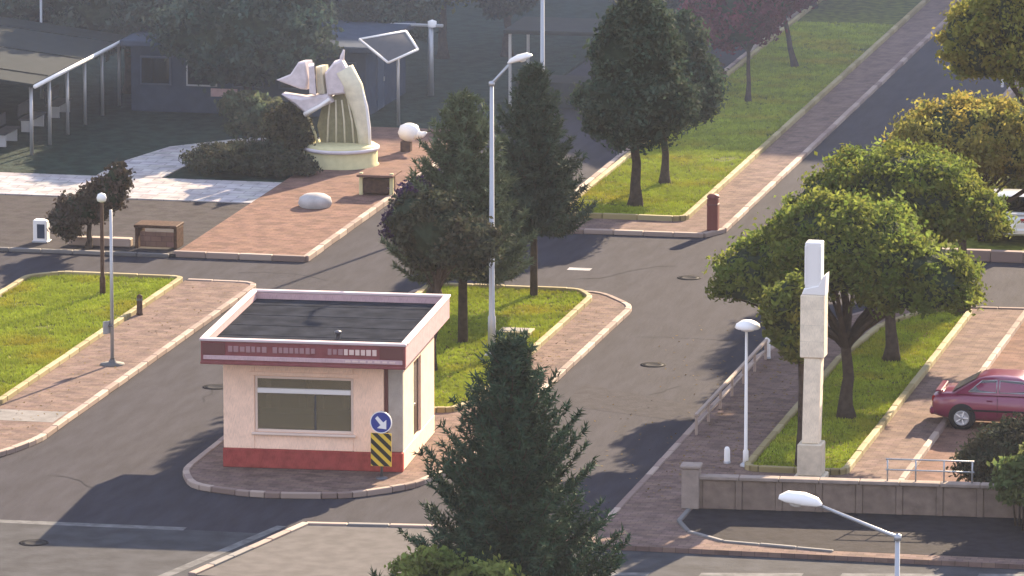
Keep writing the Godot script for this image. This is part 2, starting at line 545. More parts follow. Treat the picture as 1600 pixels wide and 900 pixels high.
func conifer(called: String, label: String, at: Vector3, sd: int, height: float, reach: float, first: float, whorls: int, per: int, tint: Color, blade: float, group := "") -> Node3D:
	var r := RandomNumberGenerator.new()
	r.seed = sd
	var t := thing(called, label, "tree", at, 0.0, group)
	part(t, "trunk", tube([Vector3.ZERO, Vector3(0, height * 0.3, 0), Vector3(0.03, height * 0.7, 0.02), Vector3(0, height * 0.98, 0)], [reach * 0.075, reach * 0.06, reach * 0.03, 0.012], 9), M.bark)
	var wood := begin()
	var st := begin()
	st.set_smooth_group(-1)
	for w in whorls:
		var f := (w + r.randf_range(-0.2, 0.2)) / whorls
		var y := lerpf(first, height * 0.985, clampf(f, 0, 1))
		var len0: float = reach * pow(1.0 - clampf(f, 0, 1), 0.86) + 0.10
		var turn := r.randf() * TAU
		var n: int = max(4, int(per * (1.0 - 0.45 * f)))
		for b in n:
			var a := turn + TAU * b / n + r.randf_range(-0.25, 0.25)
			var ln := len0 * r.randf_range(0.55, 1.2)
			var d := Vector3(cos(a), 0, sin(a))
			var rise := lerpf(-0.12, 0.75, f * f) + r.randf_range(-0.1, 0.14)
			var pts := []
			for k in 5:
				var q := k / 4.0
				pts.append(Vector3(0, y, 0) + d * ln * q + Vector3.UP * ln * (rise * q + 0.22 * q * q * q - 0.16 * sin(PI * q)))
			add_tube(wood, pts, [0.035, 0.028, 0.02, 0.014, 0.006], 5)
			var steps: int = max(4, int(ln / 0.115))
			for k in steps:
				var q := (k + 1.0) / steps
				var g := q * 4.0
				var i: int = min(3, int(g))
				var p: Vector3 = pts[i].lerp(pts[i + 1], g - i)
				var along: Vector3 = (pts[i + 1] - pts[i]).normalized()
				var side := along.cross(Vector3.UP).normalized()
				for s in [-1.0, 1.0, 0.0]:
					if s == 0.0 and r.randf() < 0.4: continue
					var tl: float = (0.12 + 0.30 * ln * 0.35 * (1.0 - q) + 0.10) * r.randf_range(0.7, 1.2)
					var dirn: Vector3 = (along * 0.8 + side * s + Vector3.UP * r.randf_range(-0.1, 0.35)).normalized()
					if s == 0.0: dirn = (along + Vector3.UP * 0.9).normalized()
					var sh := r.randf_range(0.7, 1.3)
					st.set_color(Color(tint.r * sh, tint.g * sh, tint.b * sh))
					var m: int = max(2, int(tl / 0.075))
					for e in m:
						var o := p + dirn * tl * (e + 0.3) / m
						for v in 4:
							var nd := (dirn * 0.75 + Vector3(r.randfn(), r.randfn(), r.randfn()) * 0.5).normalized()
							var nl := blade * r.randf_range(0.7, 1.2)
							var wd := nd.cross(Vector3(r.randfn(), r.randfn(), r.randfn())).normalized() * blade * 0.13
							tri(st, o - wd, o + nd * nl, o + wd)
	part(t, "branches", done(wood, true), M.bark)
	part(t, "needles", done(st), M.needle)
	return t

# ---------------------------------------------------------------- objects
func street_lamp(label: String, at: Vector3, height: float, arm: Vector3, rad := 0.075, head_size := Vector3(0.62, 0.14, 0.26), turn := 0.0) -> void:
	var t := thing("street_lamp", label, "street lamp", at, turn)
	part(t, "base_plate", box(Vector3(0.36, 0.04, 0.36), 0.01), M.steel, Vector3(0, 0.14, 0))
	part(t, "pole", tube([Vector3(0, 0.1, 0), Vector3(0, 1.2, 0), Vector3(0, 1.25, 0), Vector3(0, height, 0)], [rad * 1.35, rad * 1.3, rad, rad * 0.62], 12), M.steel)
	part(t, "collar", lathe([[rad * 0.6, -0.06], [rad * 1.0, -0.05], [rad * 1.0, 0.05], [rad * 0.3, 0.08]], 12), M.steel, Vector3(0, height, 0))
	part(t, "arm", tube([Vector3(0, height - 0.1, 0), Vector3(0, height + 0.02, 0), arm * 0.12 + Vector3(0, height, 0), arm + Vector3(0, height, 0)], [rad * 0.5, rad * 0.5, rad * 0.5, rad * 0.42], 8), M.steel)
	var yaw := atan2(-arm.z, arm.x)
	var st := begin()
	var ring := func(x: float, hy: float, hz: float) -> Array:
		var q := []
		for k in 10:
			var a := TAU * k / 10
			q.append(Vector3(x, sin(a) * hy * (1.0 if sin(a) > 0 else 0.35), cos(a) * hz))
		return q
	var hs := head_size
	var rs := [ring.call(-0.1, 0.03, 0.04), ring.call(0.0, hs.y * 0.7, hs.z * 0.3), ring.call(hs.x * 0.35, hs.y, hs.z * 0.5), ring.call(hs.x * 0.8, hs.y * 0.85, hs.z * 0.48), ring.call(hs.x, hs.y * 0.3, hs.z * 0.25)]
	for i in 4:
		for k in 10: quad(st, rs[i][k], rs[i][(k + 1) % 10], rs[i + 1][(k + 1) % 10], rs[i + 1][k])
	for k in range(1, 9): tri(st, rs[4][0], rs[4][k], rs[4][k + 1])
	var head := part(t, "lamp_head", done(st, true), M.white, arm + Vector3(0, height, 0), Vector3(0, yaw, asin(clampf(arm.normalized().y, -1, 1)) * 0.4))
	part(head, "lens", lathe([[0.0, -0.06], [hs.z * 0.25, -0.05], [hs.z * 0.36, 0.0]], 16), M.lamp_glass, Vector3(hs.x * 0.55, -hs.y * 0.25, 0))

func make_car(label: String, at: Vector3, turn: float, paint: Material) -> void:
	# local x runs from the tail (0) to the nose (4.35)
	var t := thing("parked_car", label, "car", at, turn)
	var st := begin()
	var secs := [[0.0, 0.42, 0.80, 0.68], [0.05, 0.34, 0.90, 0.77], [0.35, 0.26, 0.945, 0.83], [0.9, 0.22, 0.955, 0.85], [2.2, 0.21, 0.945, 0.855], [3.1, 0.22, 0.93, 0.85], [3.6, 0.24, 0.87, 0.83], [4.05, 0.28, 0.79, 0.78], [4.28, 0.34, 0.70, 0.70], [4.35, 0.42, 0.62, 0.62]]
	var rings := []
	for s in secs:
		var x: float = s[0]; var lo: float = s[1]; var hi: float = s[2]; var w: float = s[3]
		var hh := hi - lo
		var q := []
		for p in [[-0.82, 0.0], [-0.96, 0.12], [-1.0, 0.42], [-0.985, 0.66], [-0.93, 0.90], [-0.80, 0.99], [0.0, 1.02], [0.80, 0.99], [0.93, 0.90], [0.985, 0.66], [1.0, 0.42], [0.96, 0.12], [0.82, 0.0], [0.0, 0.0]]:
			q.append(Vector3(x, lo + hh * p[1], w * p[0]))
		rings.append(q)
	for i in rings.size() - 1:
		for k in 14: quad(st, rings[i][k], rings[i + 1][k], rings[i + 1][(k + 1) % 14], rings[i][(k + 1) % 14])
	for e in [0, rings.size() - 1]:
		for k in range(1, 13): tri(st, rings[e][0], rings[e][k], rings[e][k + 1])
	part(t, "body", done(st, true), paint)
	st = begin()
	var lv := [[0.93, 0.50, 3.18, 0.765], [1.05, 0.72, 2.98, 0.735], [1.22, 1.00, 2.68, 0.68], [1.34, 1.22, 2.46, 0.625], [1.395, 1.40, 2.28, 0.56], [1.415, 1.60, 2.08, 0.42]]
	var rr := []
	for l in lv:
		var q := []
		for p in [[0.0, -0.86], [0.06, -1.0], [0.5, -1.01], [0.94, -1.0], [1.0, -0.86], [1.02, 0.0], [1.0, 0.86], [0.94, 1.0], [0.5, 1.01], [0.06, 1.0], [0.0, 0.86], [-0.02, 0.0]]:
			q.append(Vector3(lerpf(l[1], l[2], p[0]), l[0], l[3] * p[1]))
		rr.append(q)
	for i in rr.size() - 1:
		for k in 12: quad(st, rr[i][k], rr[i][(k + 1) % 12], rr[i + 1][(k + 1) % 12], rr[i + 1][k])
	for k in range(1, 11): tri(st, rr[5][0], rr[5][k], rr[5][k + 1])
	part(t, "cabin", done(st, true), paint)
	# side glass lies on the slope of the cabin
	var side := func(x: float, y: float, s: float) -> Vector3:
		return Vector3(x, y, s * (lerpf(0.760, 0.627, (y - 0.95) / 0.39) + 0.012))
	for s in [-1.0, 1.0]:
		for w in [[[0.98, 1.0], [1.33, 1.30], [1.72, 1.32], [1.72, 1.0]], [[1.80, 1.0], [1.80, 1.32], [2.40, 1.30], [2.82, 1.0]]]:
			st = begin()
			st.set_smooth_group(-1)
			var q := []
			for p in w: q.append(side.call(p[0], p[1], s))
			quad(st, q[0], q[1], q[2], q[3])
			var o := part(t, "side_window", done(st), M.car_glass)
			st = begin()
			for k in 4:
				add_tube(st, [q[k], q[(k + 1) % 4]], [0.014, 0.014], 5)
			part(o, "frame", done(st), M.steel)
		st = begin()
		for x in [1.76, 2.86]: add_box(st, Vector3(0.008, 0.56, 0.006), Vector3(x, 0.66, s * 0.856))
		st.generate_normals()
		part(t, "door_seam", st.commit(), M.dark)
		for x in [1.55, 2.62]: part(t, "door_handle", box(Vector3(0.16, 0.03, 0.03), 0.01), paint, Vector3(x, 0.80, s * 0.862))
		part(t, "side_moulding", box(Vector3(2.2, 0.05, 0.02), 0.006), M.rubber, Vector3(1.95, 0.52, s * 0.862))
		part(t, "mirror", box(Vector3(0.12, 0.13, 0.2), 0.03), paint, Vector3(2.92, 1.0, s * 0.88))
		part(t, "tail_light", box(Vector3(0.10, 0.15, 0.3), 0.02), M.red_lens, Vector3(0.05, 0.78, s * 0.58))
		part(t, "headlight", box(Vector3(0.14, 0.13, 0.36), 0.03), M.lamp_glass, Vector3(4.24, 0.64, s * 0.5))
		for x in [0.82, 3.42]:
			part(t, "wheel_arch", lathe([[0.0, 0.0], [0.36, 0.0], [0.36, 0.02], [0.0, 0.02]], 24), M.dark, Vector3(x, 0.33, s * 0.846), Vector3(PI / 2 * s, 0, 0))
			var wh := Node3D.new()
			wh.name = "wheel"
			t.add_child(wh, true)
			wh.position = Vector3(x, 0.305, s * 0.79)
			wh.rotation.x = PI / 2 * s
			part(wh, "tyre", lathe([[0.2, -0.10], [0.28, -0.10], [0.305, -0.07], [0.305, 0.07], [0.28, 0.10], [0.2, 0.10]], 28), M.rubber)
			part(wh, "rim", lathe([[0.0, 0.085], [0.05, 0.09], [0.06, 0.075], [0.17, 0.085], [0.205, 0.105], [0.21, 0.07]], 20), M.steel)
			for k in 5: part(wh, "spoke", box(Vector3(0.035, 0.02, 0.13), 0.008), M.white, Vector3(cos(TAU * k / 5) * 0.11, 0.095, sin(TAU * k / 5) * 0.11), Vector3(0, PI / 2 - TAU * k / 5, 0))
	for g in [[[0.545, 0.965], [1.17, 1.325], 0.58, "rear_window"], [[3.13, 0.965], [2.50, 1.325], 0.60, "windscreen"]]:
		st = begin()
		st.set_smooth_group(-1)
		var a: Array = g[0]; var b: Array = g[1]
		var n := Vector3(-0.5 if a[0] < 2.0 else 0.5, 0.87, 0) * 0.02
		quad(st, Vector3(a[0], a[1], -g[2] - 0.06) + n, Vector3(b[0], b[1], -g[2] + 0.06) + n, Vector3(b[0], b[1], g[2] - 0.06) + n, Vector3(a[0], a[1], g[2] + 0.06) + n)
		part(t, g[3], done(st), M.car_glass)
	part(t, "rear_bumper", box(Vector3(0.16, 0.2, 1.52), 0.05), paint, Vector3(0.02, 0.45, 0))
	part(t, "front_bumper", box(Vector3(0.18, 0.2, 1.42), 0.05), paint, Vector3(4.32, 0.43, 0))
	part(t, "rear_spoiler", box(Vector3(0.16, 0.05, 1.3), 0.015), paint, Vector3(0.16, 0.975, 0))
	part(t, "number_plate", box(Vector3(0.015, 0.11, 0.52), 0.003), M.white, Vector3(-0.015, 0.64, 0))

func booth() -> void:
	var t := thing("entrance_booth", "cream and red guard booth with overhanging flat roof on the traffic island", "booth", Vector3(-0.10, 0.0, 0.0), 0.06)
	var x0 := -2.24; var x1 := 2.40; var zf := 2.42; var zb := -2.6
	var y0 := 0.12
	# plinth
	part(t, "plinth", box(Vector3(x1 - x0 + 0.04, 0.50, 0.22), 0.02), M.wall_red, Vector3((x0 + x1) / 2, y0 + 0.25, zf - 0.08))
	part(t, "footing", box(Vector3(x1 - x0 + 0.01, 0.498, zf - zb - 0.20), 0.02), M.wall_cream, Vector3((x0 + x1) / 2, y0 + 0.25, (zf + zb) / 2 - 0.10))
	part(t, "floor", box(Vector3(x1 - x0 - 0.3, 0.06, zf - zb - 0.3)), M.paving_grey, Vector3((x0 + x1) / 2, y0 + 0.53, (zf + zb) / 2))
	# front wall round its window: the photo's front panel ends at a recess, then a pilaster
	var wall := func(xa: float, xb: float, ya: float, yb: float, za: float, zb_: float, mat: Material, called := "wall") -> MeshInstance3D:
		return part(t, called, box(Vector3(xb - xa, yb - ya, zb_ - za), 0.012), mat, Vector3((xa + xb) / 2, (ya + yb) / 2, (za + zb_) / 2))
	var yb := y0 + 0.5; var yt := 3.14
	var wx0 := -1.43; var wx1 := 1.14; var wy0 := 1.06; var wy1 := 2.52
	wall.call(x0, wx0, yb, yt, zf - 0.16, zf, M.wall_cream)
	wall.call(wx1, 1.92, yb, yt, zf - 0.16, zf, M.wall_cream)
	wall.call(wx0 + 0.002, wx1 - 0.002, yb, wy0, zf - 0.162, zf - 0.004, M.wall_cream)
	wall.call(wx0 + 0.002, wx1 - 0.002, wy1, yt - 0.003, zf - 0.162, zf - 0.004, M.wall_cream)
	wall.call(1.92, 2.02, yb, yt - 0.002, zf - 0.16, zf - 0.10, M.fascia_dark, "recess")
	wall.call(2.02, x1, yb, yt, zf - 0.26, zf - 0.12, M.render_wall, "pilaster")  # shade under the roof put into the pilaster's grey
	# side and back walls, with a glazed door opening on the right
	wall.call(x0 + 0.003, x0 + 0.16, yb, yt - 0.002, zb, zf - 0.163, M.wall_cream)
	wall.call(x0 + 0.162, x1 - 0.162, yb, yt - 0.004, zb, zb + 0.16, M.wall_cream)
	wall.call(x1 - 0.16, x1 - 0.003, yb, yt - 0.002, 0.62, zf - 0.262, M.wall_cream)
	wall.call(x1 - 0.16, x1 - 0.003, yb, yt - 0.002, zb, -0.52, M.wall_cream)
	wall.call(x1 - 0.157, x1 - 0.006, 2.62, yt - 0.004, -0.518, 0.618, M.wall_cream)
	var door := part(t, "door", box(Vector3(0.05, 2.0, 1.12), 0.01), M.wood, Vector3(x1 - 0.1, 1.62, 0.05))
	part(door, "pane", box(Vector3(0.06, 1.1, 0.72), 0.004), M.car_glass, Vector3(0.004, 0.3, 0))
	part(door, "handle", tube([Vector3(0.03, -0.1, 0.48), Vector3(0.09, -0.1, 0.48), Vector3(0.09, -0.1, 0.34)], [0.012, 0.012, 0.012], 6), M.steel)
	# window
	var win := Node3D.new()
	win.name = "window"
	t.add_child(win, true)
	win.position = Vector3((wx0 + wx1) / 2, (wy0 + wy1) / 2, zf - 0.09)
	var ww := wx1 - wx0; var wh := wy1 - wy0
	for s in [-1.0, 1.0]:
		part(win, "frame", box(Vector3(0.07, wh, 0.08), 0.01), M.cream_frame, Vector3(s * (ww / 2 - 0.035), 0, 0))
		part(win, "frame", box(Vector3(ww - 0.144, 0.07, 0.078), 0.01), M.cream_frame, Vector3(0, s * (wh / 2 - 0.035), 0))
	part(win, "transom", box(Vector3(ww - 0.144, 0.13, 0.10), 0.012), M.white, Vector3(0, wh / 2 - 0.38, 0.012))
	part(win, "mullion", box(Vector3(0.035, wh - 0.54, 0.05), 0.008), M.steel_dark, Vector3(0.28, -0.2, -0.012))
	part(win, "pane", box(Vector3(ww - 0.15, 0.25, 0.008)), M.booth_glass, Vector3(0, wh / 2 - 0.19, 0))
	part(win, "pane", box(Vector3(1.48, wh - 0.54, 0.008)), M.booth_glass, Vector3(-0.48, -0.19, 0.004))
	part(win, "pane", box(Vector3(0.90, wh - 0.54, 0.008)), M.booth_glass, Vector3(0.75, -0.19, -0.02))
	part(win, "sill", box(Vector3(ww + 0.14, 0.06, 0.16), 0.015), M.cream_frame, Vector3(0, -wh / 2 - 0.032, 0.10))
	# painted band under the sill, trim lines
	part(t, "window_surround", box(Vector3(ww + 0.26, 0.10, 0.03), 0.008), M.wall_cream, Vector3((wx0 + wx1) / 2, wy1 + 0.07, zf + 0.012))
	# what one sees through the glass
	part(t, "desk", box(Vector3(2.6, 0.05, 0.7), 0.01), M.wood, Vector3(-0.2, 1.42, 1.5))
	part(t, "desk_panel", box(Vector3(2.5, 0.75, 0.03)), M.wood, Vector3(-0.2, 1.02, 1.75))
	part(t, "chair_back", box(Vector3(0.5, 0.65, 0.08), 0.03), M.dark, Vector3(0.3, 1.55, 0.6))
	part(t, "cabinet", box(Vector3(0.9, 1.6, 0.4), 0.01), M.stone_wall, Vector3(-1.4, 1.45, -2.2))
	part(t, "monitor", box(Vector3(0.5, 0.32, 0.03), 0.008), M.dark, Vector3(-0.7, 1.68, 1.45))
	# roof: soffit, fascias, parapet coping, felt
	var rx0 := -2.66; var rx1 := 2.62; var rz0 := -3.75; var rz1 := 3.2
	var low := 2.98; var high := 3.55
	part(t, "soffit", box(Vector3(rx1 - rx0 - 0.22, 0.08, rz1 - rz0 - 0.22)), M.fascia_pink, Vector3((rx0 + rx1) / 2, 3.185, (rz0 + rz1) / 2))
	part(t, "roof_felt", box(Vector3(rx1 - rx0 - 0.24, 0.14, rz1 - rz0 - 0.24)), M.roof_felt, Vector3((rx0 + rx1) / 2, 3.31, (rz0 + rz1) / 2))
	for k in 5: part(t, "felt_seam", box(Vector3(rx1 - rx0 - 0.3, 0.012, 0.05), 0.004), M.roof_felt, Vector3((rx0 + rx1) / 2, 3.384, rz0 + 1.0 + k * 1.4))
	part(t, "roof_vent", lathe([[0.05, 0.0], [0.05, 0.14], [0.09, 0.15], [0.09, 0.2], [0.0, 0.24]], 12), M.steel_dark, Vector3(0.6, 3.38, 1.6))
	part(t, "fascia", box(Vector3(rx1 - rx0, high - low, 0.12), 0.01), M.fascia_red, Vector3((rx0 + rx1) / 2, (low + high) / 2, rz1 - 0.06))
	part(t, "fascia", box(Vector3(rx1 - rx0, high - low, 0.12), 0.01), M.fascia_pink, Vector3((rx0 + rx1) / 2, (low + high) / 2, rz0 + 0.06))
	for x in [rx0 + 0.06, rx1 - 0.06]: part(t, "fascia", box(Vector3(0.12, high - low - 0.004, rz1 - rz0 - 0.244), 0.01), M.fascia_pink, Vector3(x, (low + high) / 2, (rz0 + rz1) / 2))
	for z in [rz0 + 0.05, rz1 - 0.05]: part(t, "coping", box(Vector3(rx1 - rx0 + 0.06, 0.07, 0.18), 0.015), M.coping_pink, Vector3((rx0 + rx1) / 2, high + 0.033, z))
	for x in [rx0 + 0.05, rx1 - 0.05]: part(t, "coping", box(Vector3(0.18, 0.07, rz1 - rz0 - 0.404), 0.015), M.coping_pink, Vector3(x, high + 0.034, (rz0 + rz1) / 2))
	part(t, "fascia_band", box(Vector3(5.14, 0.11, 0.03), 0.008), M.fascia_pink, Vector3(-0.02, 3.13, rz1 + 0.012))
	part(t, "fascia_lip", box(Vector3(5.30, 0.07, 0.05), 0.012), M.fascia_red, Vector3(-0.02, 2.985, rz1 + 0.01))
	part(t, "end_panel", box(Vector3(0.58, 0.30, 0.03), 0.006), M.fascia_dark, Vector3(-2.32, 3.355, rz1 + 0.014))
	part(t, "end_panel", box(Vector3(0.60, 0.30, 0.03), 0.006), M.fascia_dark, Vector3(2.27, 3.355, rz1 + 0.014))
	# the lettering cannot be read in the photograph: worn raised blocks, paler to the right
	var r := RandomNumberGenerator.new()
	r.seed = 5
	var x := -1.95
	while x < 1.86:
		if (x > -1.0 and x < -0.8) or (x > 0.28 and x < 0.62):
			x += 0.06
			continue
		var w := r.randf_range(0.09, 0.13)
		part(t, "letter", box(Vector3(w, r.randf_range(0.13, 0.16), 0.018), 0.012), M.letter if x > 0.9 else M.letter_worn, Vector3(x + w / 2, 3.36, rz1 + 0.008))
		x += w + r.randf_range(0.025, 0.04)
	for k in 7: part(t, "small_letter", box(Vector3(r.randf_range(0.09, 0.16), 0.05, 0.012), 0.006), M.letter, Vector3(1.15 + k * 0.19, 3.13, rz1 + 0.028))

func monument() -> void:
	var t := thing("stone_pylon", "tall white stone pylon with a narrow block on top behind the low wall", "monument", Vector3(12.82, 0.12, 0.95))
	var sec := func(called: String, w: float, d: float, ya: float, yb: float, x: float, mat: Material) -> MeshInstance3D:
		return part(t, called, box(Vector3(w, yb - ya, d), 0.025), mat, Vector3(x, (ya + yb) / 2, 0))
	sec.call("footing", 0.78, 0.80, 0.0, 0.16, -0.02, M.pylon_grey)
	sec.call("base", 0.62, 0.66, 0.16, 0.98, -0.02, M.pylon_grey)
	var sh := plate(poly([Vector2(-0.23, 0.98), Vector2(0.20, 0.98), Vector2(0.25, 3.2), Vector2(-0.19, 3.2)]), 0.46, 0.025)
	var s := part(t, "lower_shaft", sh, M.pylon)
	for k in 3: part(s, "groove", box(Vector3(0.012, 2.0, 0.008)), M.pylon, Vector3(-0.10 + 0.13 * k, 2.1, 0.228), Vector3(0, 0, -0.02))
	sec.call("upper_shaft", 0.62, 0.54, 3.2, 4.82, 0.02, M.pylon)
	for k in 3: sec.call("joint", 0.624, 0.544, 3.62 + 0.42 * k, 3.63 + 0.42 * k, 0.02, M.pylon_grey)
	part(t, "sloping_cap", plate(poly([Vector2(-0.26, 4.82), Vector2(0.34, 4.82), Vector2(0.36, 5.36), Vector2(0.28, 5.30), Vector2(0.16, 5.06), Vector2(-0.20, 4.98)]), 0.54, 0.02), M.white)
	sec.call("top_block", 0.42, 0.42, 5.0, 6.16, 0.02, M.white)
	for x in [-0.17, 0.21]: sec.call("edge_strip", 0.05, 0.03, 5.08, 6.08, x, M.white).position.z = 0.22

func sign_post() -> void:
	var t := thing("traffic_sign", "round blue sign with white arrow over a yellow and black striped board by booth", "traffic sign", Vector3(2.1, 0.12, 3.1))
	part(t, "post", tube([Vector3.ZERO, Vector3(0, 1.75, 0)], [0.035, 0.035], 10), M.steel_dark)
	part(t, "foot", lathe([[0.16, 0.0], [0.16, 0.03], [0.05, 0.06]], 14), M.steel_dark)
	var st := begin()
	var d := part(t, "disc", lathe([[0.0, -0.012], [0.27, -0.012], [0.27, 0.012], [0.0, 0.012]], 32, false), M.blue, Vector3(0, 1.47, 0.05), Vector3(PI / 2, 0, 0))
	part(d, "disc_rim", lathe([[0.262, -0.014], [0.285, -0.014], [0.285, 0.016], [0.262, 0.016]], 32, false), M.white)
	part(d, "arrow", plate(poly([Vector2(-0.15, 0.10), Vector2(-0.09, 0.16), Vector2(0.06, 0.0), Vector2(0.14, 0.07), Vector2(0.14, -0.17), Vector2(-0.10, -0.15), Vector2(-0.01, -0.07)]), 0.012, 0.0), M.white, Vector3(0, 0.018, 0), Vector3(-PI / 2, 0, 0))
	var b := part(t, "striped_board", box(Vector3(0.54, 0.86, 0.025), 0.005), M.yellow, Vector3(0, 0.76, 0.05))
	for k in range(-1, 4):
		var pl := poly([Vector2(-0.265, 0.02), Vector2(0.265, -0.47), Vector2(0.265, -0.33), Vector2(-0.265, 0.16)])
		for i in pl.size(): pl[i].y += -0.12 + 0.27 * k
		var cut := Geometry2D.intersect_polygons(pl, poly([Vector2(-0.265, -0.425), Vector2(0.265, -0.425), Vector2(0.265, 0.425), Vector2(-0.265, 0.425)]))
		for c in cut: part(b, "stripe", plate(c, 0.006, 0.0), M.black, Vector3(0, 0, 0.015))

func sculpture() -> void:
	var t := thing("sculpture", "pale angular sculpture of folded plates on a curved arm above a yellowish drum", "sculpture", Vector3(-10.5, 0.1, -44.2))
	part(t, "drum", lathe([[1.24, 0.0], [1.26, 0.06], [1.20, 0.12], [1.20, 0.66], [1.14, 0.74], [0.9, 0.77], [0.0, 0.78]], 32), M.sculpt_yellow)
	part(t, "drum_ring", lathe([[1.21, 0.0], [1.27, 0.02], [1.27, 0.10], [1.21, 0.12]], 32), M.sculpt_pale, Vector3(0, 0.56, 0))
	part(t, "knob", lathe([[0.24, 0.0], [0.27, 0.12], [0.22, 0.24], [0.0, 0.32]], 14), M.sculpt_yellow, Vector3(-1.05, 0.06, 0.75))
	# curved neck; thin membrane to the jaw, front shade put into its olive
	part(t, "neck", tube([Vector3(0.80, 0.6, 0.0), Vector3(0.76, 1.2, 0.0), Vector3(0.64, 1.9, 0.0), Vector3(0.42, 2.6, 0.0), Vector3(0.08, 3.2, 0.0)], [0.20, 0.22, 0.27, 0.34, 0.36], 14), M.sculpt_neck)
	part(t, "sunlit_rim", tube([Vector3(0.97, 0.6, 0.05), Vector3(0.94, 1.3, 0.05), Vector3(0.84, 2.0, 0.05), Vector3(0.62, 2.7, 0.05), Vector3(0.22, 3.3, 0.05)], [0.07, 0.08, 0.09, 0.10, 0.1], 10), M.white)  # sunlit edge of the neck painted in as a white tube
	part(t, "membrane", plate(poly([Vector2(-0.66, 0.7), Vector2(0.7, 0.7), Vector2(0.55, 1.9), Vector2(0.2, 2.6), Vector2(-0.6, 2.1), Vector2(-0.8, 1.3)]), 0.08, 0.0), M.sculpt_membrane)
	for k in 4: part(t, "rib", tube([Vector3(-0.45 + 0.3 * k, 0.72, 0.05), Vector3(-0.42 + 0.27 * k, 1.5, 0.05), Vector3(-0.36 + 0.2 * k, 2.2, 0.05)], [0.035, 0.03, 0.025], 6), M.sculpt_neck)
	part(t, "upper_wedge", plate(poly([Vector2(-2.25, 2.75), Vector2(-1.72, 2.98), Vector2(-1.42, 3.40), Vector2(-1.18, 3.42), Vector2(-1.06, 2.86), Vector2(-1.12, 2.50), Vector2(-1.34, 2.50)]), 0.62, 0.05), M.sculpt_pale, Vector3(0, 0, 0), Vector3(0, -0.22, 0))
	part(t, "fold", plate(poly([Vector2(-1.02, 2.46), Vector2(-1.04, 3.36), Vector2(-0.86, 3.40), Vector2(-0.80, 2.40)]), 0.66, 0.04), M.sculpt_pale, Vector3(0, 0, 0.06), Vector3(0, 0.25, 0))
	part(t, "fold", plate(poly([Vector2(-0.76, 2.40), Vector2(-0.80, 3.28), Vector2(-0.58, 3.30), Vector2(-0.46, 2.36)]), 0.58, 0.04), M.sculpt_neck, Vector3(0, 0, -0.02), Vector3(0, -0.2, 0))
	part(t, "crest", plate(poly([Vector2(-0.42, 2.36), Vector2(-0.50, 3.12), Vector2(-0.22, 3.46), Vector2(0.06, 3.56), Vector2(0.26, 3.20), Vector2(0.16, 2.44)]), 0.6, 0.06), M.sculpt_pale, Vector3.ZERO, Vector3(0, 0.12, 0))
	part(t, "lower_jaw", plate(poly([Vector2(-1.95, 2.36), Vector2(-1.1, 1.72), Vector2(-0.2, 2.15), Vector2(-0.35, 2.42), Vector2(-1.25, 2.28)]), 0.7, 0.08), M.sculpt_pale)
	part(t, "jaw_rod", tube([Vector3(-1.14, 1.72, 0.38), Vector3(-0.62, 2.02, 0.40), Vector3(-0.28, 2.28, 0.38)], [0.09, 0.07, 0.06], 9), M.white)
	part(t, "top_rod", tube([Vector3(0.02, 3.4, 0), Vector3(0.06, 3.65, 0.02), Vector3(0.12, 3.86, 0.04)], [0.09, 0.07, 0.03], 9), M.sculpt_pale)
	part(t, "cable", tube([Vector3(-1.1, 1.7, 0.2), Vector3(-0.85, 1.1, 0.2), Vector3(-0.72, 0.7, 0.2)], [0.05, 0.05, 0.05], 7), M.sculpt_yellow)

func low_wall() -> void:
	var t := thing("low_wall", "low brown stone wall with pale coping along the front pavement at right", "wall")
	# runs from (10.35, 4.75) to (19.4, 4.1)
	var a := Vector2(10.62, 4.75); var b := Vector2(19.6, 4.15)
	var d := (b - a)
	var n := 9
	var ang := -d.angle()
	for i in n:
		var m := a + d * (i + 0.5) / n
		var w := d.length() / n
		part(t, "panel", box(Vector3(w - 0.17, 0.74, 0.2), 0.01), M.stone_wall, Vector3(m.x, 0.12 + 0.37, m.y), Vector3(0, ang, 0))
		part(t, "coping", box(Vector3(w - 0.012, 0.09, 0.34), 0.015), M.coping, Vector3(m.x, 0.12 + 0.787, m.y), Vector3(0, ang, 0))
		var p := a + d * float(i) / n
		part(t, "pier", box(Vector3(0.16, 0.738, 0.26), 0.01), M.stone_wall, Vector3(p.x, 0.12 + 0.37, p.y), Vector3(0, ang, 0))
	part(t, "end_pillar", box(Vector3(0.44, 1.02, 0.44), 0.02), M.coping, Vector3(10.42, 0.12 + 0.51, 4.78), Vector3(0, ang, 0))
	part(t, "pillar_cap", box(Vector3(0.52, 0.08, 0.52), 0.02), M.coping, Vector3(10.42, 0.12 + 1.062, 4.78), Vector3(0, ang, 0))
	var f := thing("railing", "thin grey metal railing standing on the right part of the low wall", "railing", Vector3(15.3, 0.95, 4.44), 0.067)
	for x in [0.0, 0.7, 1.4, 2.1]: part(f, "upright", tube([Vector3(x, 0, 0), Vector3(x, 0.55, 0)], [0.022, 0.022], 7), M.steel)
	for y in [0.28, 0.55]: part(f, "rail", tube([Vector3(-0.05, y, 0.001), Vector3(2.15, y, 0.001)], [0.02, 0.02], 7), M.steel)

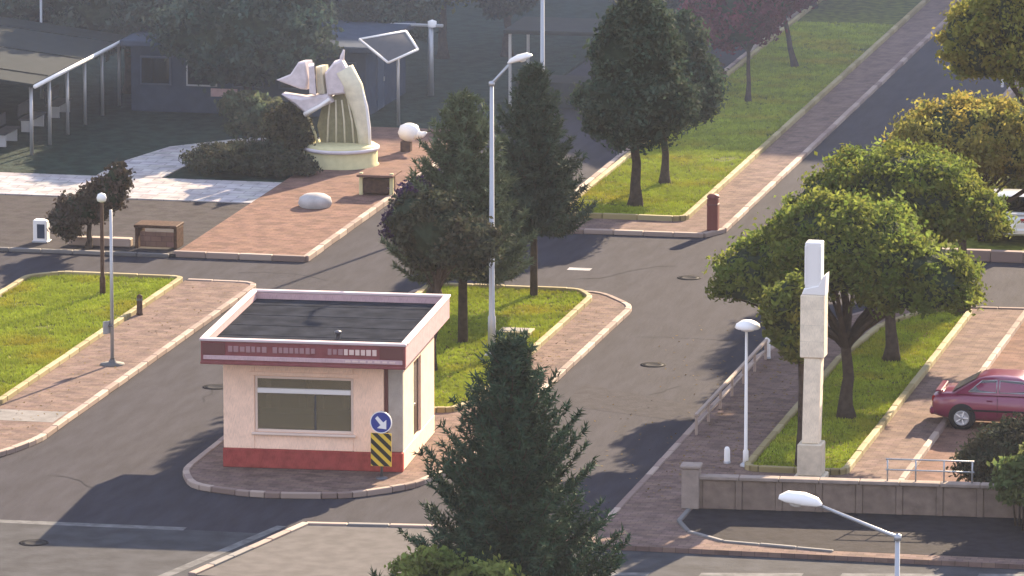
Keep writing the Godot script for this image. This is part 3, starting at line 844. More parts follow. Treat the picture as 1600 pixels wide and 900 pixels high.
func apartment_block() -> void:
	# stands beyond the top of the picture; its shadow covers the far part of the grounds
	var w := 128.0; var h := 23.2; var d := 13.0
	var t := thing("apartment_building", "long pale apartment block north of the grounds", "building", Vector3(-20, 0, -111))
	part(t, "wall", box(Vector3(w, h, d), 0.05), M.render_wall, Vector3(0, h / 2, 0))
	part(t, "roof", box(Vector3(w + 0.8, 0.35, d + 0.8), 0.05), M.shed_roof, Vector3(0, h + 0.18, 0))
	var pm := box(Vector3(1.7, 1.5, 0.08), 0.01)
	var bm := box(Vector3(2.2, 0.9, 0.9), 0.02)
	for f in 7:
		for k in 20:
			var o := part(t, "window", pm, M.car_glass, Vector3(-w / 2 + 4.0 + k * 6.3, 3.2 + f * 3.2, d / 2 + 0.045))
			if k % 2: part(t, "balcony", bm, M.white, Vector3(-w / 2 + 7.2 + k * 6.3, 2.5 + f * 3.2, d / 2 + 0.46))

func shelter() -> void:
	var t := thing("shelter", "long open shelter with grey roof and slim posts at upper left", "shelter", Vector3(-23.6, 0.1, -49.6))
	part(t, "roof", plate(poly([Vector2(-3.0, 2.95), Vector2(2.7, 2.32), Vector2(2.7, 2.44), Vector2(-3.0, 3.10)]), 11.6, 0.02), M.shed_roof)
	part(t, "gutter", tube([Vector3(2.76, 2.36, -5.8), Vector3(2.76, 2.36, 5.8)], [0.07, 0.07], 8), M.white)
	for k in 3: part(t, "roof_seam", box(Vector3(5.72, 0.03, 0.05)), M.shed_roof, Vector3(-0.15, 2.785, -4.0 + 4.0 * k), Vector3(0, 0, -0.111))
	for k in 6:
		part(t, "post", tube([Vector3(2.5, 0, -5.4 + k * 2.16), Vector3(2.5, 2.36, -5.4 + k * 2.16)], [0.06, 0.06], 8), M.steel)
		part(t, "post", tube([Vector3(-2.6, 0, -5.4 + k * 2.16), Vector3(-2.6, 2.92, -5.4 + k * 2.16)], [0.06, 0.06], 8), M.steel)
	for k in 5: part(t, "back_panel", box(Vector3(0.04, 2.1, 1.98), 0.01), M.blue_panel, Vector3(-2.6, 1.2, -4.32 + k * 2.16))
	for k in 3:
		var b := thing("bench", ["nearest pale bench under the grey roof at upper left", "middle pale bench under the grey roof at upper left", "farthest pale bench under the grey roof at upper left"][k], "bench", Vector3(-22.6, 0.1, -46.2 - 3.2 * k), 0.0, "benches under the shelter")
		part(b, "seat", box(Vector3(0.5, 0.06, 1.7), 0.015), M.canopy, Vector3(0, 0.45, 0))
		part(b, "backrest", box(Vector3(0.05, 0.4, 1.7), 0.015), M.canopy, Vector3(-0.26, 0.75, 0))
		for s in [-0.65, 0.65]: part(b, "leg", box(Vector3(0.42, 0.43, 0.06), 0.01), M.steel, Vector3(0, 0.215, s))

func service_building() -> void:
	var t := thing("service_building", "low flat roofed building at upper left, blue shade painted into its colour", "building", Vector3(-16.2, 0.1, -57.0))
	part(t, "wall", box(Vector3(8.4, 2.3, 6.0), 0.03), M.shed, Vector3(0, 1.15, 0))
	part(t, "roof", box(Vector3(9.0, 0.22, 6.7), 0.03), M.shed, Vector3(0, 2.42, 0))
	for k in 5:
		var w := part(t, "window", box(Vector3(1.1, 1.0, 0.06), 0.01), M.blue_panel if k != 1 else M.steel, Vector3(-3.3 + k * 1.65, 1.45, 3.02))
		part(w, "pane", box(Vector3(0.98, 0.88, 0.02)), M.car_glass, Vector3(0, 0, 0.03))
	part(t, "notice_board", box(Vector3(0.95, 0.28, 0.05), 0.01), M.fascia_pink, Vector3(-0.85, 0.75, 3.03))
	var d := part(t, "door", box(Vector3(1.0, 2.0, 0.06), 0.01), M.blue_panel, Vector3(4.22, 1.05, 1.0), Vector3(0, PI / 2, 0))
	part(d, "handle", box(Vector3(0.04, 0.16, 0.05), 0.01), M.steel, Vector3(0.38, 0, 0.05))

func small_objects() -> void:
	# red post at the far corner
	var t := thing("post", "short dark red post at the corner of the far pavement", "post", Vector3(3.72, 0.12, -34.6))
	part(t, "shaft", box(Vector3(0.34, 1.02, 0.34), 0.03), M.red_post, Vector3(0, 0.51, 0))
	part(t, "cap", lathe([[0.2, 0.0], [0.2, 0.05], [0.14, 0.11], [0.0, 0.14]], 16), M.red_post, Vector3(0, 1.02, 0))
	part(t, "band", box(Vector3(0.352, 0.08, 0.352), 0.02), M.fascia_dark, Vector3(0, 0.82, 0))
	t = thing("bollard", "short dark bollard beside the lawn kerb at left", "bollard", Vector3(-9.9, 0.12, -17.2))
	part(t, "shaft", lathe([[0.10, 0.0], [0.10, 0.05], [0.085, 0.06], [0.085, 0.56], [0.0, 0.62]], 14), M.wood)
	part(t, "band", lathe([[0.09, 0.42], [0.092, 0.43], [0.092, 0.48], [0.09, 0.49]], 14), M.steel_dark)
	# sign pole on the left pavement
	t = thing("sign_pole", "slim grey pole with a small plate on the left pavement", "pole", Vector3(-8.66, 0.12, -9.9))
	part(t, "pole", tube([Vector3(0, 0, 0), Vector3(0, 4.35, 0)], [0.055, 0.04], 10), M.steel)
	part(t, "base_plate", lathe([[0.34, 0.0], [0.34, 0.03], [0.12, 0.06], [0.07, 0.16]], 16), M.kerb_grey[1])
	part(t, "plate", box(Vector3(0.30, 0.36, 0.03), 0.008), M.steel, Vector3(-0.12, 1.05, 0.05), Vector3(0, 0.9, 0))
	part(t, "bracket", box(Vector3(0.12, 0.05, 0.10), 0.01), M.steel_dark, Vector3(-0.02, 1.1, 0.03))
	# park lamp, plaza edge
	t = thing("park_lamp", "brown park lamp with small white head on the left lawn", "lamp", Vector3(-11.8, 0.14, -20.0))
	part(t, "pole", tube([Vector3(0, 0, 0), Vector3(0, 0.5, 0), Vector3(0, 0.55, 0), Vector3(0, 2.75, 0)], [0.09, 0.085, 0.06, 0.05], 10), M.wood)
	part(t, "lamp_head", lathe([[0.05, 0.0], [0.13, 0.04], [0.15, 0.14], [0.11, 0.24], [0.0, 0.29]], 18), M.lamp_glass, Vector3(0, 2.74, 0))
	for k in 3:  # globes added where bright glints sit on the tree edges
		var gl := thing("glint_globe", ["added white globe for a glint on dark trees above the shelter", "added white globe for a tree glint above the service building", "added white globe for a tree glint far left above the shelter"][k], "lamp", [Vector3(-20.6, 0.1, -60.6), Vector3(-17.9, 0.1, -62.2), Vector3(-24.2, 0.1, -56.0)][k], 0.0, "added white globes standing for glints in the garden")
		part(gl, "pole", tube([Vector3.ZERO, Vector3(0, 0.5, 0), Vector3(0, 3.75, 0)], [0.08, 0.055, 0.045], 9), M.steel)
		part(gl, "globe", lathe([[0.05, -0.2], [0.16, -0.14], [0.21, 0.0], [0.16, 0.14], [0.0, 0.21]], 18), M.lamp_glass, Vector3(0, 3.92, 0))
	for k in 4:
		var mh := thing("manhole_cover", ["round iron manhole cover on the left carriageway", "round iron manhole cover on the right carriageway", "round iron manhole cover in the middle of the crossing", "round iron manhole cover on the main road at lower left"][k], "manhole", [Vector3(-5.2, 0.0, -8.0), Vector3(5.9, 0.0, -13.6), Vector3(4.4, 0.0, -27.0), Vector3(-4.6, 0.0, 11.6)][k])
		part(mh, "ring", lathe([[0.36, 0.0], [0.36, 0.014], [0.30, 0.014]], 24), M.rubber)
		part(mh, "lid", lathe([[0.295, 0.0], [0.295, 0.010], [0.20, 0.012], [0.19, 0.008], [0.0, 0.009]], 24), M.dark)
	# park lamp, right pavement
	t = thing("park_lamp", "slim park lamp with flat white hood on the right pavement", "lamp", Vector3(10.88, 0.12, -0.35))
	part(t, "pole", tube([Vector3(0, 0, 0), Vector3(0, 0.4, 0), Vector3(0, 0.44, 0), Vector3(0, 3.6, 0)], [0.075, 0.07, 0.045, 0.035], 10), M.white)
	part(t, "foot", lathe([[0.15, 0.0], [0.15, 0.04], [0.08, 0.1]], 14), M.steel)
	part(t, "hood", lathe([[0.31, 0.0], [0.33, 0.03], [0.30, 0.11], [0.16, 0.20], [0.0, 0.23]], 20), M.white, Vector3(0.03, 3.6, 0))
	part(t, "lens", lathe([[0.0, -0.10], [0.16, -0.06], [0.2, 0.01]], 16), M.lamp_glass, Vector3(0.03, 3.6, 0))
	# little bollards on the right pavement
	for k in 2:
		t = thing("bollard", ["short pale bollard on the right pavement near the bend", "short pale bollard beside the slim park lamp at right"][k], "bollard", [Vector3(8.95, 0.12, -14.6), Vector3(10.35, 0.12, -0.6)][k], 0.0, "pale bollards on the right pavement")
		part(t, "shaft", lathe([[0.08, 0.0], [0.075, 0.6 if k == 0 else 0.36], [0.05, 0.66 if k == 0 else 0.42], [0.0, 0.68 if k == 0 else 0.44]], 12), M.white)
		part(t, "collar", lathe([[0.09, 0.0], [0.09, 0.05], [0.08, 0.06]], 12), M.steel)
	t = thing("railing", "low pale railing along the kerb of the right pavement", "railing", Vector3(8.93, 0.12, -14.4))
	for k in 7: part(t, "upright", box(Vector3(0.07, 0.5, 0.07), 0.01), M.kerb_pink[2], Vector3(0.0, 0.25, 1.75 * k))
	part(t, "rail", box(Vector3(0.10, 0.08, 10.6), 0.015), M.kerb_pink[2], Vector3(0.0, 0.54, 5.25))
	part(t, "rail", box(Vector3(0.05, 0.05, 10.5), 0.01), M.kerb_pink[2], Vector3(0.0, 0.26, 5.25))
	# plaza things
	t = thing("bench", "long bench with a dark top beside the pink plaza paving", "bench", Vector3(-12.36, 0.1, -28.3))
	part(t, "seat", box(Vector3(1.36, 0.09, 0.9), 0.02), M.wood, Vector3(0, 0.68, 0))
	part(t, "front_panel", box(Vector3(1.1, 0.46, 0.06), 0.01), M.plaza, Vector3(0.06, 0.28, 0.36))
	for x in [-0.6, 0.62]: part(t, "leg", box(Vector3(0.10, 0.635, 0.8), 0.015), M.wood, Vector3(x, 0.318, 0))
	t = thing("cabinet", "small white cabinet standing on the grey paving at far left", "cabinet", Vector3(-16.1, 0.1, -28.3))
	part(t, "body", box(Vector3(0.44, 0.66, 0.34), 0.02), M.white, Vector3(0, 0.37, 0))
	part(t, "plinth", box(Vector3(0.5, 0.06, 0.4), 0.01), M.steel, Vector3(0, 0.03, 0))
	part(t, "door", box(Vector3(0.24, 0.44, 0.02), 0.006), M.shed, Vector3(0.03, 0.36, 0.176))
	t = thing("block_seat", "long low pale concrete block at the front of the grey paving", "bench", Vector3(-14.15, 0.1, -28.1))
	for k in 3: part(t, "block", box(Vector3(0.64, 0.26, 0.36), 0.03), M.kerb_pink[2], Vector3(-0.66 + 0.66 * k, 0.13, 0))
	t = thing("planter_box", "dark brown box with pale frame beside the plaza kerb", "box", Vector3(-7.95, 0.1, -38.9))
	part(t, "body", box(Vector3(0.86, 0.5, 0.9), 0.02), M.wood, Vector3(0, 0.36, 0))
	for x in [-0.5, 0.5]: part(t, "frame_post", box(Vector3(0.12, 0.78, 0.12), 0.02), M.sculpt_yellow, Vector3(x, 0.39, 0.4))
	part(t, "lid", box(Vector3(1.2, 0.08, 1.3), 0.02), M.plaza, Vector3(0, 0.70, 0))
	t = thing("urn", "rounded cream urn on a dark stand beside the yellowish sculpture", "urn", Vector3(-8.9, 0.1, -47.2))
	part(t, "stand", box(Vector3(0.34, 0.42, 0.34), 0.03), M.wood, Vector3(-0.1, 0.21, 0))
	part(t, "bowl", lathe([[0.12, 0.40], [0.30, 0.50], [0.38, 0.70], [0.30, 0.92], [0.12, 1.0], [0.0, 1.02]], 20), M.white)
	part(t, "spout", tube([Vector3(0.2, 0.62, 0.1), Vector3(0.5, 0.66, 0.1), Vector3(0.62, 0.74, 0.1)], [0.16, 0.10, 0.04], 8), M.white)
	t = thing("boulder", "rounded white stone lying at the back of the pink plaza", "stone", Vector3(-9.35, 0.14, -36.0))
	part(t, "stone", lathe([[0.48, 0.0], [0.55, 0.14], [0.50, 0.30], [0.33, 0.41], [0.0, 0.46]], 14), M.concrete_white)
	# canopy beyond the sculpture
	t = thing("shade_canopy", "grey shade canopy with drooping pale front corner in the background", "canopy", Vector3(-10.6, 0.1, -52.6))
	var st := begin()
	st.set_smooth_group(0)
	var cp := [Vector3(-1.25, 3.0, 0.2), Vector3(-0.05, 2.35, 1.0), Vector3(0.85, 2.75, 0.4), Vector3(0.1, 3.15, -1.0)]
	quad(st, cp[0], cp[1], cp[2], cp[3])
	part(t, "cloth", done(st), M.canopy)
	st = begin()
	for k in 4: add_tube(st, [cp[k], cp[(k + 1) % 4]], [0.045, 0.045], 7)
	part(t, "hem", done(st, true), M.white)
	part(t, "mast", tube([Vector3(0, 0, -0.3), Vector3(0, 2.9, -0.2)], [0.06, 0.05], 8), M.steel)
	# pavilion roof far behind
	t = thing("pavilion", "pale flat roofed pavilion standing far behind the tall lamp", "pavilion", Vector3(-6.0, 0.1, -58.6))
	part(t, "roof", box(Vector3(3.6, 0.14, 3.4), 0.02), M.shed_roof, Vector3(0, 2.75, 0))
	part(t, "counter", box(Vector3(3.0, 0.9, 1.8), 0.02), M.shed_roof, Vector3(0, 0.45, 0))
	for x in [-1.6, 1.6]:
		for z in [-1.5, 1.5]: part(t, "post", box(Vector3(0.1, 2.68, 0.1), 0.01), M.steel, Vector3(x, 1.34, z))
	t = thing("gantry_post", "pale post with a crossbar to its left in the background", "post", Vector3(-11.0, 0.1, -59.6))
	part(t, "post", tube([Vector3(0, 0, 0), Vector3(0, 2.5, 0)], [0.11, 0.09], 10), M.steel)
	part(t, "crossbar", box(Vector3(1.9, 0.10, 0.14), 0.02), M.steel, Vector3(-0.5, 2.5, 0))
	part(t, "fitting", lathe([[0.16, -0.1], [0.16, 0.1], [0.0, 0.16]], 12), M.white, Vector3(0.05, 2.55, 0))
	# added white panel that stands for bright leaf glints
	t = thing("railing", "added white panel standing for leaf glints at upper right", "railing", Vector3(9.0, 0.14, -66.0), 0.7)
	for y in [0.35, 0.75]: part(t, "rail", box(Vector3(1.5, 0.12, 0.05), 0.01), M.white, Vector3(0, y, 0))
	for x in [-0.7, 0.0, 0.7]: part(t, "upright", box(Vector3(0.08, 0.9, 0.07), 0.01), M.white, Vector3(x, 0.45, 0))
	# drain slab in the median lawn
	t = thing("drain_slab", "flat pale concrete slab lying in the median lawn behind the booth", "slab", Vector3(1.35, 0.15, -16.6))
	part(t, "frame", box(Vector3(0.95, 0.10, 0.7), 0.01), M.kerb_cream[2], Vector3(0, 0.05, 0))
	part(t, "cover", box(Vector3(0.7, 0.04, 0.5), 0.01), M.kerb_grey[2], Vector3(0, 0.095, 0))

func hedge(called: String, label: String, at: Vector3, lobes: Array, clumps: int, leaves: int, size: float, tint: Color, sd: int, category := "hedge", group := "") -> Node3D:
	var t := thing(called, label, category, at, 0.0, group)
	var centres := []
	var c := crown_mesh(sd, lobes, clumps, leaves, size, tint, 0.3, -0.3, centres)
	var st := begin()
	var r := RandomNumberGenerator.new()
	r.seed = sd
	for i in 12:
		var e: Vector3 = centres[r.randi() % centres.size()]
		add_tube(st, [Vector3(e.x * 0.5, 0, e.z * 0.5), e * Vector3(0.8, 0.6, 0.8), e], [0.03, 0.02, 0.008], 5)
	part(t, "stems", done(st, true), M.bark)
	part(t, "foliage", c, M.leaf_bright if tint.g > 0.08 else M.leaf)
	return t

# ---------------------------------------------------------------- the scene
func _ready() -> void:
	rng.seed = 77
	# camera
	var cam := Camera3D.new()
	cam.name = "camera"
	cam.position = Vector3(39.0, 34.5, 158.0)
	cam.rotation_degrees = Vector3(-10.4812, 12.2067, 0.0)
	cam.fov = 5.1531
	cam.near = 1.0
	cam.far = 1500.0
	add_child(cam)
	cam.current = true
	# sky and air
	var env := Environment.new()
	var sky := Sky.new()
	var sm := ProceduralSkyMaterial.new()
	sm.sky_top_color = Color(0.49, 0.53, 0.63)
	sm.sky_horizon_color = Color(0.755, 0.735, 0.745)
	sm.sky_curve = 0.16
	sm.ground_bottom_color = Color(0.25, 0.23, 0.22)
	sm.ground_horizon_color = Color(0.55, 0.53, 0.52)
	sky.sky_material = sm
	env.background_mode = Environment.BG_SKY
	env.sky = sky
	env.tonemap_mode = Environment.TONE_MAPPER_LINEAR
	env.tonemap_exposure = 4.7
	env.fog_enabled = true
	env.fog_density = 0.00011
	env.fog_light_color = Color(0.93, 0.95, 1.0)
	env.volumetric_fog_enabled = true
	env.volumetric_fog_density = 0.0
	env.sdfgi_enabled = true
	env.ssao_enabled = true
	env.ssil_enabled = true
	var we := WorldEnvironment.new()
	we.name = "environment"
	we.environment = env
	add_child(we)
	# low sun behind the scene, a little to the right
	var sun := DirectionalLight3D.new()
	sun.name = "sun"
	var el := deg_to_rad(22.5)
	var flatdir := Vector3(-0.225, 0, 0.974).normalized()
	sun.basis = Basis.looking_at(flatdir * cos(el) + Vector3.DOWN * sin(el))
	sun.light_energy = 1.6
	sun.light_color = Color(1.0, 0.90, 0.76)
	sun.light_angular_distance = 0.5
	sun.shadow_enabled = true
	add_child(sun)

	make_materials()
	var paint := StandardMaterial3D.new()
	paint.albedo_color = lin(0.17, 0.018, 0.055)
	paint.roughness = 0.3; paint.metallic = 0.1
	paint.clearcoat_enabled = true; paint.clearcoat = 0.8; paint.clearcoat_roughness = 0.06
	M.car_paint = paint
	var pale := paint.duplicate()
	pale.albedo_color = lin(0.48, 0.48, 0.44)
	M.car_pale = pale
	M.red_lens = flat(Color(0.25, 0.012, 0.012), 0.2)
	M.lawn_mix = M.lawn

	# ---- ground and roads
	structure("ground", slab(poly([Vector2(-700, 200), Vector2(700, 200), Vector2(700, -900), Vector2(-700, -900)]), -0.03, -0.03), M.earth, "bare ground reaching to the horizon")
	structure("road", slab(poly([Vector2(-70, 9.4), Vector2(70, 9.4), Vector2(70, -100), Vector2(-70, -100)]), 0.0, 0.0), M.asphalt, "grey asphalt of the two carriageways and the crossing")
	structure("main_road", slab(poly([Vector2(-90, 60), Vector2(90, 60), Vector2(90, 9.4), Vector2(-90, 9.4)]), 0.002, 0.002), M.road_main, "paler asphalt of the main road along the bottom")
	structure("asphalt_patch", slab(poly([Vector2(4.6, -10.5), Vector2(8.4, -8.2), Vector2(8.45, -6.0), Vector2(4.5, -7.6)]), 0.004, 0.004), M.asphalt_new, "patch of newer asphalt on the right carriageway")
	# markings
	structure("road_marking", slab(poly([Vector2(-24, 9.75), Vector2(1.0 - 2.4, 9.15), Vector2(-1.4, 9.5), Vector2(-24, 10.15)]), 0.007, 0.007), M.paint_worn, "worn white edge line along the main road at left")
	structure("road_marking", slab(poly([Vector2(0.55, -27.95), Vector2(1.25, -27.95), Vector2(1.25, -27.55), Vector2(0.55, -27.55)]), 0.005, 0.005), M.white_paint, "short white dash on the crossing asphalt")
	for k in 4:
		var x: float = [8.3, 11.9, 15.2, 18.4][k]
		structure("road_marking", slab(poly([Vector2(x, 11.35 - 0.2 * (x - 11.9)), Vector2(x + 2.4, 11.35 - 0.2 * (x - 9.5)), Vector2(x + 2.4, 11.7 - 0.2 * (x - 9.5)), Vector2(x, 11.7 - 0.2 * (x - 11.9))]), 0.007, 0.007), M.paint_worn, "worn white dash %s on the main road at lower right" % ["nearest the pine", "second from the pine", "third from the pine", "farthest from the pine"][k])

	# cracks in the asphalt
	var cr := RandomNumberGenerator.new()
	cr.seed = 4242
	var cs := begin()
	cs.set_smooth_group(-1)
	for c in [[-6.5, 4.0, 0.2], [-5.0, -6.0, 1.3], [-4.2, -15.0, 1.5], [5.0, 2.0, 1.4], [6.6, -9.0, 1.7], [4.6, -17.5, 0.9], [7.4, -24.0, 0.1], [1.0, -26.0, 0.2], [-4.0, -30.0, 1.2], [6.0, -31.0, 0.5], [-9.0, -25.0, 0.0], [6.4, -42.0, 1.5], [7.6, 3.5, 0.4], [-4.4, 7.0, 0.1]]:
		var p := Vector2(c[0], c[1])
		var dirn: float = c[2]
		var n := cr.randi_range(9, 18)
		for k in n:
			dirn += cr.randf_range(-0.5, 0.5)
			var q := p + Vector2(cos(dirn), -sin(dirn)) * cr.randf_range(0.14, 0.34)
			var w := (q - p).orthogonal().normalized() * cr.randf_range(0.008, 0.02)
			if (q.x > -7.6 and q.x < -3.3) or (q.x > 4.0 and q.x < 8.5) or q.y < -24.0:
				quad(cs, Vector3(p.x - w.x, 0.006, p.y - w.y), Vector3(p.x + w.x, 0.006, p.y + w.y), Vector3(q.x + w.x, 0.006, q.y + w.y), Vector3(q.x - w.x, 0.006, q.y - w.y))
			p = q
	structure("road_cracks", done(cs), M.dark, "fine dark cracks in the asphalt of the carriageways")
	# ---- left lawn and pavement
	var lawn_l := poly([Vector2(-14.6, -22.0), Vector2(-13.8, -22.7), Vector2(-10.25, -22.7), Vector2(-10.25, 1.8), Vector2(-11.5, 3.8), Vector2(-14.6, 5.0)])
	structure("lawn", slab(lawn_l, 0.0, 0.14), M.lawn, "sunlit lawn strip at left beside the pink pavement")
	kerb("cream kerb of the left lawn", soft([Vector2(-14.7, 5.1), Vector2(-14.7, -22.1), Vector2(-13.9, -22.85), Vector2(-10.15, -22.85), Vector2(-10.15, 1.9), Vector2(-11.5, 3.95), Vector2(-14.7, 5.1)], 0.35, false), M.kerb_cream, 0.17, 0.0, 0.25)
	structure("pavement", slab(poly([Vector2(-10.06, -22.8), Vector2(-7.95, -22.8), Vector2(-7.95, 0.2), Vector2(-8.4, 2.0), Vector2(-9.7, 3.9), Vector2(-12, 5.4), Vector2(-40, 6.6), Vector2(-40, 5.2), Vector2(-14.7, 5.2), Vector2(-11.45, 4.05), Vector2(-10.06, 2.0)]), 0.0, 0.12), M.paving, "pink paved footway between left lawn and road")
	kerb("pinkish white kerb of the left pavement", soft([Vector2(-10.0, -22.9), Vector2(-7.86, -22.9), Vector2(-7.86, 0.2), Vector2(-8.3, 2.05), Vector2(-9.62, 4.0), Vector2(-12.0, 5.5), Vector2(-24, 6.1)], 0.6, false), M.kerb_pink, 0.18, 0.0, 0.15)

	structure("pavement_patch", slab(poly([Vector2(-9.95, -3.3), Vector2(-8.05, -3.3), Vector2(-8.05, -1.9), Vector2(-9.95, -1.9)]), 0.124, 0.124), M.concrete_pale, "pale concrete patch in the pink left footway")
	# ---- booth island and median
	var isl := poly(soft([Vector2(3.62, -21.5), Vector2(2.4, -23.4), Vector2(-2.0, -23.6), Vector2(-2.9, -22.8), Vector2(-3.0, -21), Vector2(-3.0, 3.1), Vector2(-2.33, 4.75), Vector2(-0.58, 5.35), Vector2(1.6, 5.0), Vector2(2.9, 3.6), Vector2(3.6, 0.9)], 0.6))
	structure("traffic_island", slab(isl, 0.0, 0.12), M.paving, "pink paved island that carries the booth and the median lawn")
	kerb("pinkish white kerb round the booth island", soft([Vector2(3.71, -21.55), Vector2(2.42, -23.5), Vector2(-2.04, -23.7), Vector2(-2.98, -22.86), Vector2(-3.09, -21), Vector2(-3.09, 3.12), Vector2(-2.4, 4.82), Vector2(-0.58, 5.44), Vector2(1.63, 5.09), Vector2(2.98, 3.66), Vector2(3.7, 0.92)], 0.6), M.kerb_pink, 0.18, 0.0, 0.15, true)
	var lawn_m := poly([Vector2(-2.6, -23.2), Vector2(1.75, -23.2), Vector2(2.27, -22.2), Vector2(2.27, -6.6), Vector2(1.9, -5.5), Vector2(-2.6, -5.5)])
	structure("lawn", slab(lawn_m, 0.0, 0.155), M.lawn, "sunlit lawn of the median behind the booth")
	kerb("cream kerb of the median lawn", soft([Vector2(1.8, -23.3), Vector2(2.36, -22.25), Vector2(2.36, -6.55), Vector2(1.95, -5.4), Vector2(-2.68, -5.4), Vector2(-2.68, -23.3)], 0.35, true), M.kerb_cream, 0.17, 0.0, 0.26, true)

	# ---- plaza at left beyond the crossing
	structure("plaza", slab(poly([Vector2(-11.5, -27.3), Vector2(-7.55, -27.3), Vector2(-7.55, -52), Vector2(-11.5, -52)]), 0.0, 0.16), M.plaza, "pink paved plaza with a kerb beyond the crossing at left")
	structure("plaza_paving", slab(poly([Vector2(-50, -27.1), Vector2(-11.51, -27.1), Vector2(-11.51, -36.4), Vector2(-50, -36.4)]), 0.0, 0.10), M.paving_grey, "greyish paving left of the pink plaza, tree shade put into its tone")
	kerb("pale kerb round the pink plaza", [Vector2(-11.6, -27.2), Vector2(-7.46, -27.2), Vector2(-7.46, -52)], M.kerb_pink, 0.18, 0.0, 0.19)
	kerb("dull kerb of the greyish paving", [Vector2(-40, -27.05), Vector2(-11.7, -27.05)], M.kerb_grey, 0.16, 0.0, 0.12)
	structure("stone_terrace", slab(poly([Vector2(-50, -36.41), Vector2(-11.52, -36.41), Vector2(-11.52, -40.4), Vector2(-50, -40.4)]), 0.0, 0.13), M.pale_stone, "bright pale stone terrace catching the sun at left")
	structure("path", slab(poly([Vector2(-17.8, -40.41), Vector2(-15.6, -40.41), Vector2(-15.4, -44.0), Vector2(-14.4, -46.6), Vector2(-12.2, -47.8), Vector2(-12.2, -49.6), Vector2(-15.0, -48.9), Vector2(-17.0, -46.6), Vector2(-17.8, -43.0)]), 0.0, 0.14), M.pale_stone, "bright pale path curving back from the terrace")
	structure("garden", slab(poly([Vector2(-60, -40.42), Vector2(-11.53, -40.42), Vector2(-11.53, -52.05), Vector2(-7.46, -52.05), Vector2(-7.46, -98), Vector2(-60, -98)]), 0.0, 0.10), M.lawn_shaded, "garden ground behind the plaza with shade put into its dark colour")

	# ---- far median lawn and pavement
	structure("pavement", slab(poly([Vector2(3.9, -34.9), Vector2(3.5, -34.0), Vector2(-1.1, -33.9), Vector2(-1.8, -34.5), Vector2(-1.8, -98), Vector2(3.9, -98)]), 0.0, 0.12), M.paving, "pink footway round the far lawn beyond the crossing")
	kerb("pale kerb of the far pavement", [Vector2(-1.9, -98), Vector2(-1.9, -34.5), Vector2(-1.15, -33.8), Vector2(3.55, -33.9), Vector2(4.0, -34.9), Vector2(4.0, -98)], M.kerb_pink, 0.18, 0.0, 0.15)
	var lawn_f := poly([Vector2(-1.45, -36.1), Vector2(2.45, -36.1), Vector2(2.45, -98), Vector2(-1.45, -98)])
	structure("lawn", slab(lawn_f, 0.0, 0.155), M.lawn, "long lawn of the far median, sunlit in front and shaded behind")
	kerb("cream kerb of the far lawn", soft([Vector2(-1.53, -98), Vector2(-1.53, -36.0), Vector2(2.54, -36.0), Vector2(2.54, -98)], 0.35, false), M.kerb_cream, 0.17, 0.0, 0.28)

	# ---- right block
	structure("pavement", slab(poly([Vector2(8.75, -14.8), Vector2(9.2, -18.8), Vector2(10.6, -22.0), Vector2(12.5, -23.2), Vector2(15.0, -23.4), Vector2(15.0, 2.5), Vector2(45, 2.5), Vector2(45, 9.35), Vector2(8.75, 9.35)]), 0.0, 0.12), M.paving, "pink pavement at right with the low wall and the pylon")
	kerb("pinkish white kerb of the right pavement", [Vector2(15.05, -23.5), Vector2(12.45, -23.3), Vector2(10.53, -22.08), Vector2(9.11, -18.83), Vector2(8.66, -14.8), Vector2(8.66, 9.3)], M.kerb_pink, 0.18, 0.0, 0.15)
	structure("asphalt_apron", slab(poly([Vector2(10.5, 4.9), Vector2(10.5, 6.4), Vector2(10.95, 7.5), Vector2(11.95, 8.35), Vector2(14.7, 8.85), Vector2(40, 8.4), Vector2(40, 3.4), Vector2(19.7, 4.0)]), 0.124, 0.124), M.patch, "asphalt apron before the low wall, tree shade painted into its colour")
	kerb("curved dull kerb of the dark apron", [Vector2(10.42, 5.1), Vector2(10.42, 6.42), Vector2(10.88, 7.57), Vector2(11.9, 8.45), Vector2(14.7, 8.95)], M.kerb_grey, 0.12, 0.1, 0.17)
	var lawn_r := poly([Vector2(11.05, -14.5), Vector2(11.4, -19.5), Vector2(12.3, -22.2), Vector2(13.45, -22.4), Vector2(13.45, 0.1), Vector2(11.05, 0.1)])
	structure("lawn", slab(lawn_r, 0.0, 0.155), M.lawn, "sunlit lawn strip under the umbrella trees at right")
	kerb("cream kerb of the right lawn", soft([Vector2(10.97, 0.2), Vector2(10.97, -14.5), Vector2(11.32, -19.5), Vector2(12.25, -22.3), Vector2(13.53, -22.5), Vector2(13.53, 0.2)], 0.35, true), M.kerb_cream, 0.17, 0.0, 0.27, true)
	structure("parking_lot", slab(poly([Vector2(15.1, -23.3), Vector2(45, -23.3), Vector2(45, 2.45), Vector2(15.1, 2.45)]), 0.0, 0.03), M.plaza, "pinkish paved parking lot at right")
	kerb("pale kerb between footway and parking lot", [Vector2(15.05, -23.3), Vector2(15.05, 2.4)], M.kerb_pink, 0.16, 0.0, 0.17)
	# ---- far right block
	structure("lawn", slab(poly([Vector2(9.2, -31.9), Vector2(45, -31.9), Vector2(45, -98), Vector2(9.2, -98)]), 0.0, 0.14), M.lawn, "lawn of the block beyond the crossing at right")
	kerb("reddish kerb of the far right block", [Vector2(45, -31.7), Vector2(9.8, -31.7), Vector2(9.0, -32.6), Vector2(9.0, -98)], M.kerb_pink, 0.3, 0.0, 0.34)

	# ---- traffic island at the bottom
	structure("traffic_island", slab(poly([Vector2(0.3, 14.6), Vector2(1.6, 8.75), Vector2(4.6, 8.45), Vector2(8.0, 8.9), Vector2(8.0, 14.6)]), 0.0, 0.12), M.concrete, "pale concrete traffic island at the bottom centre")
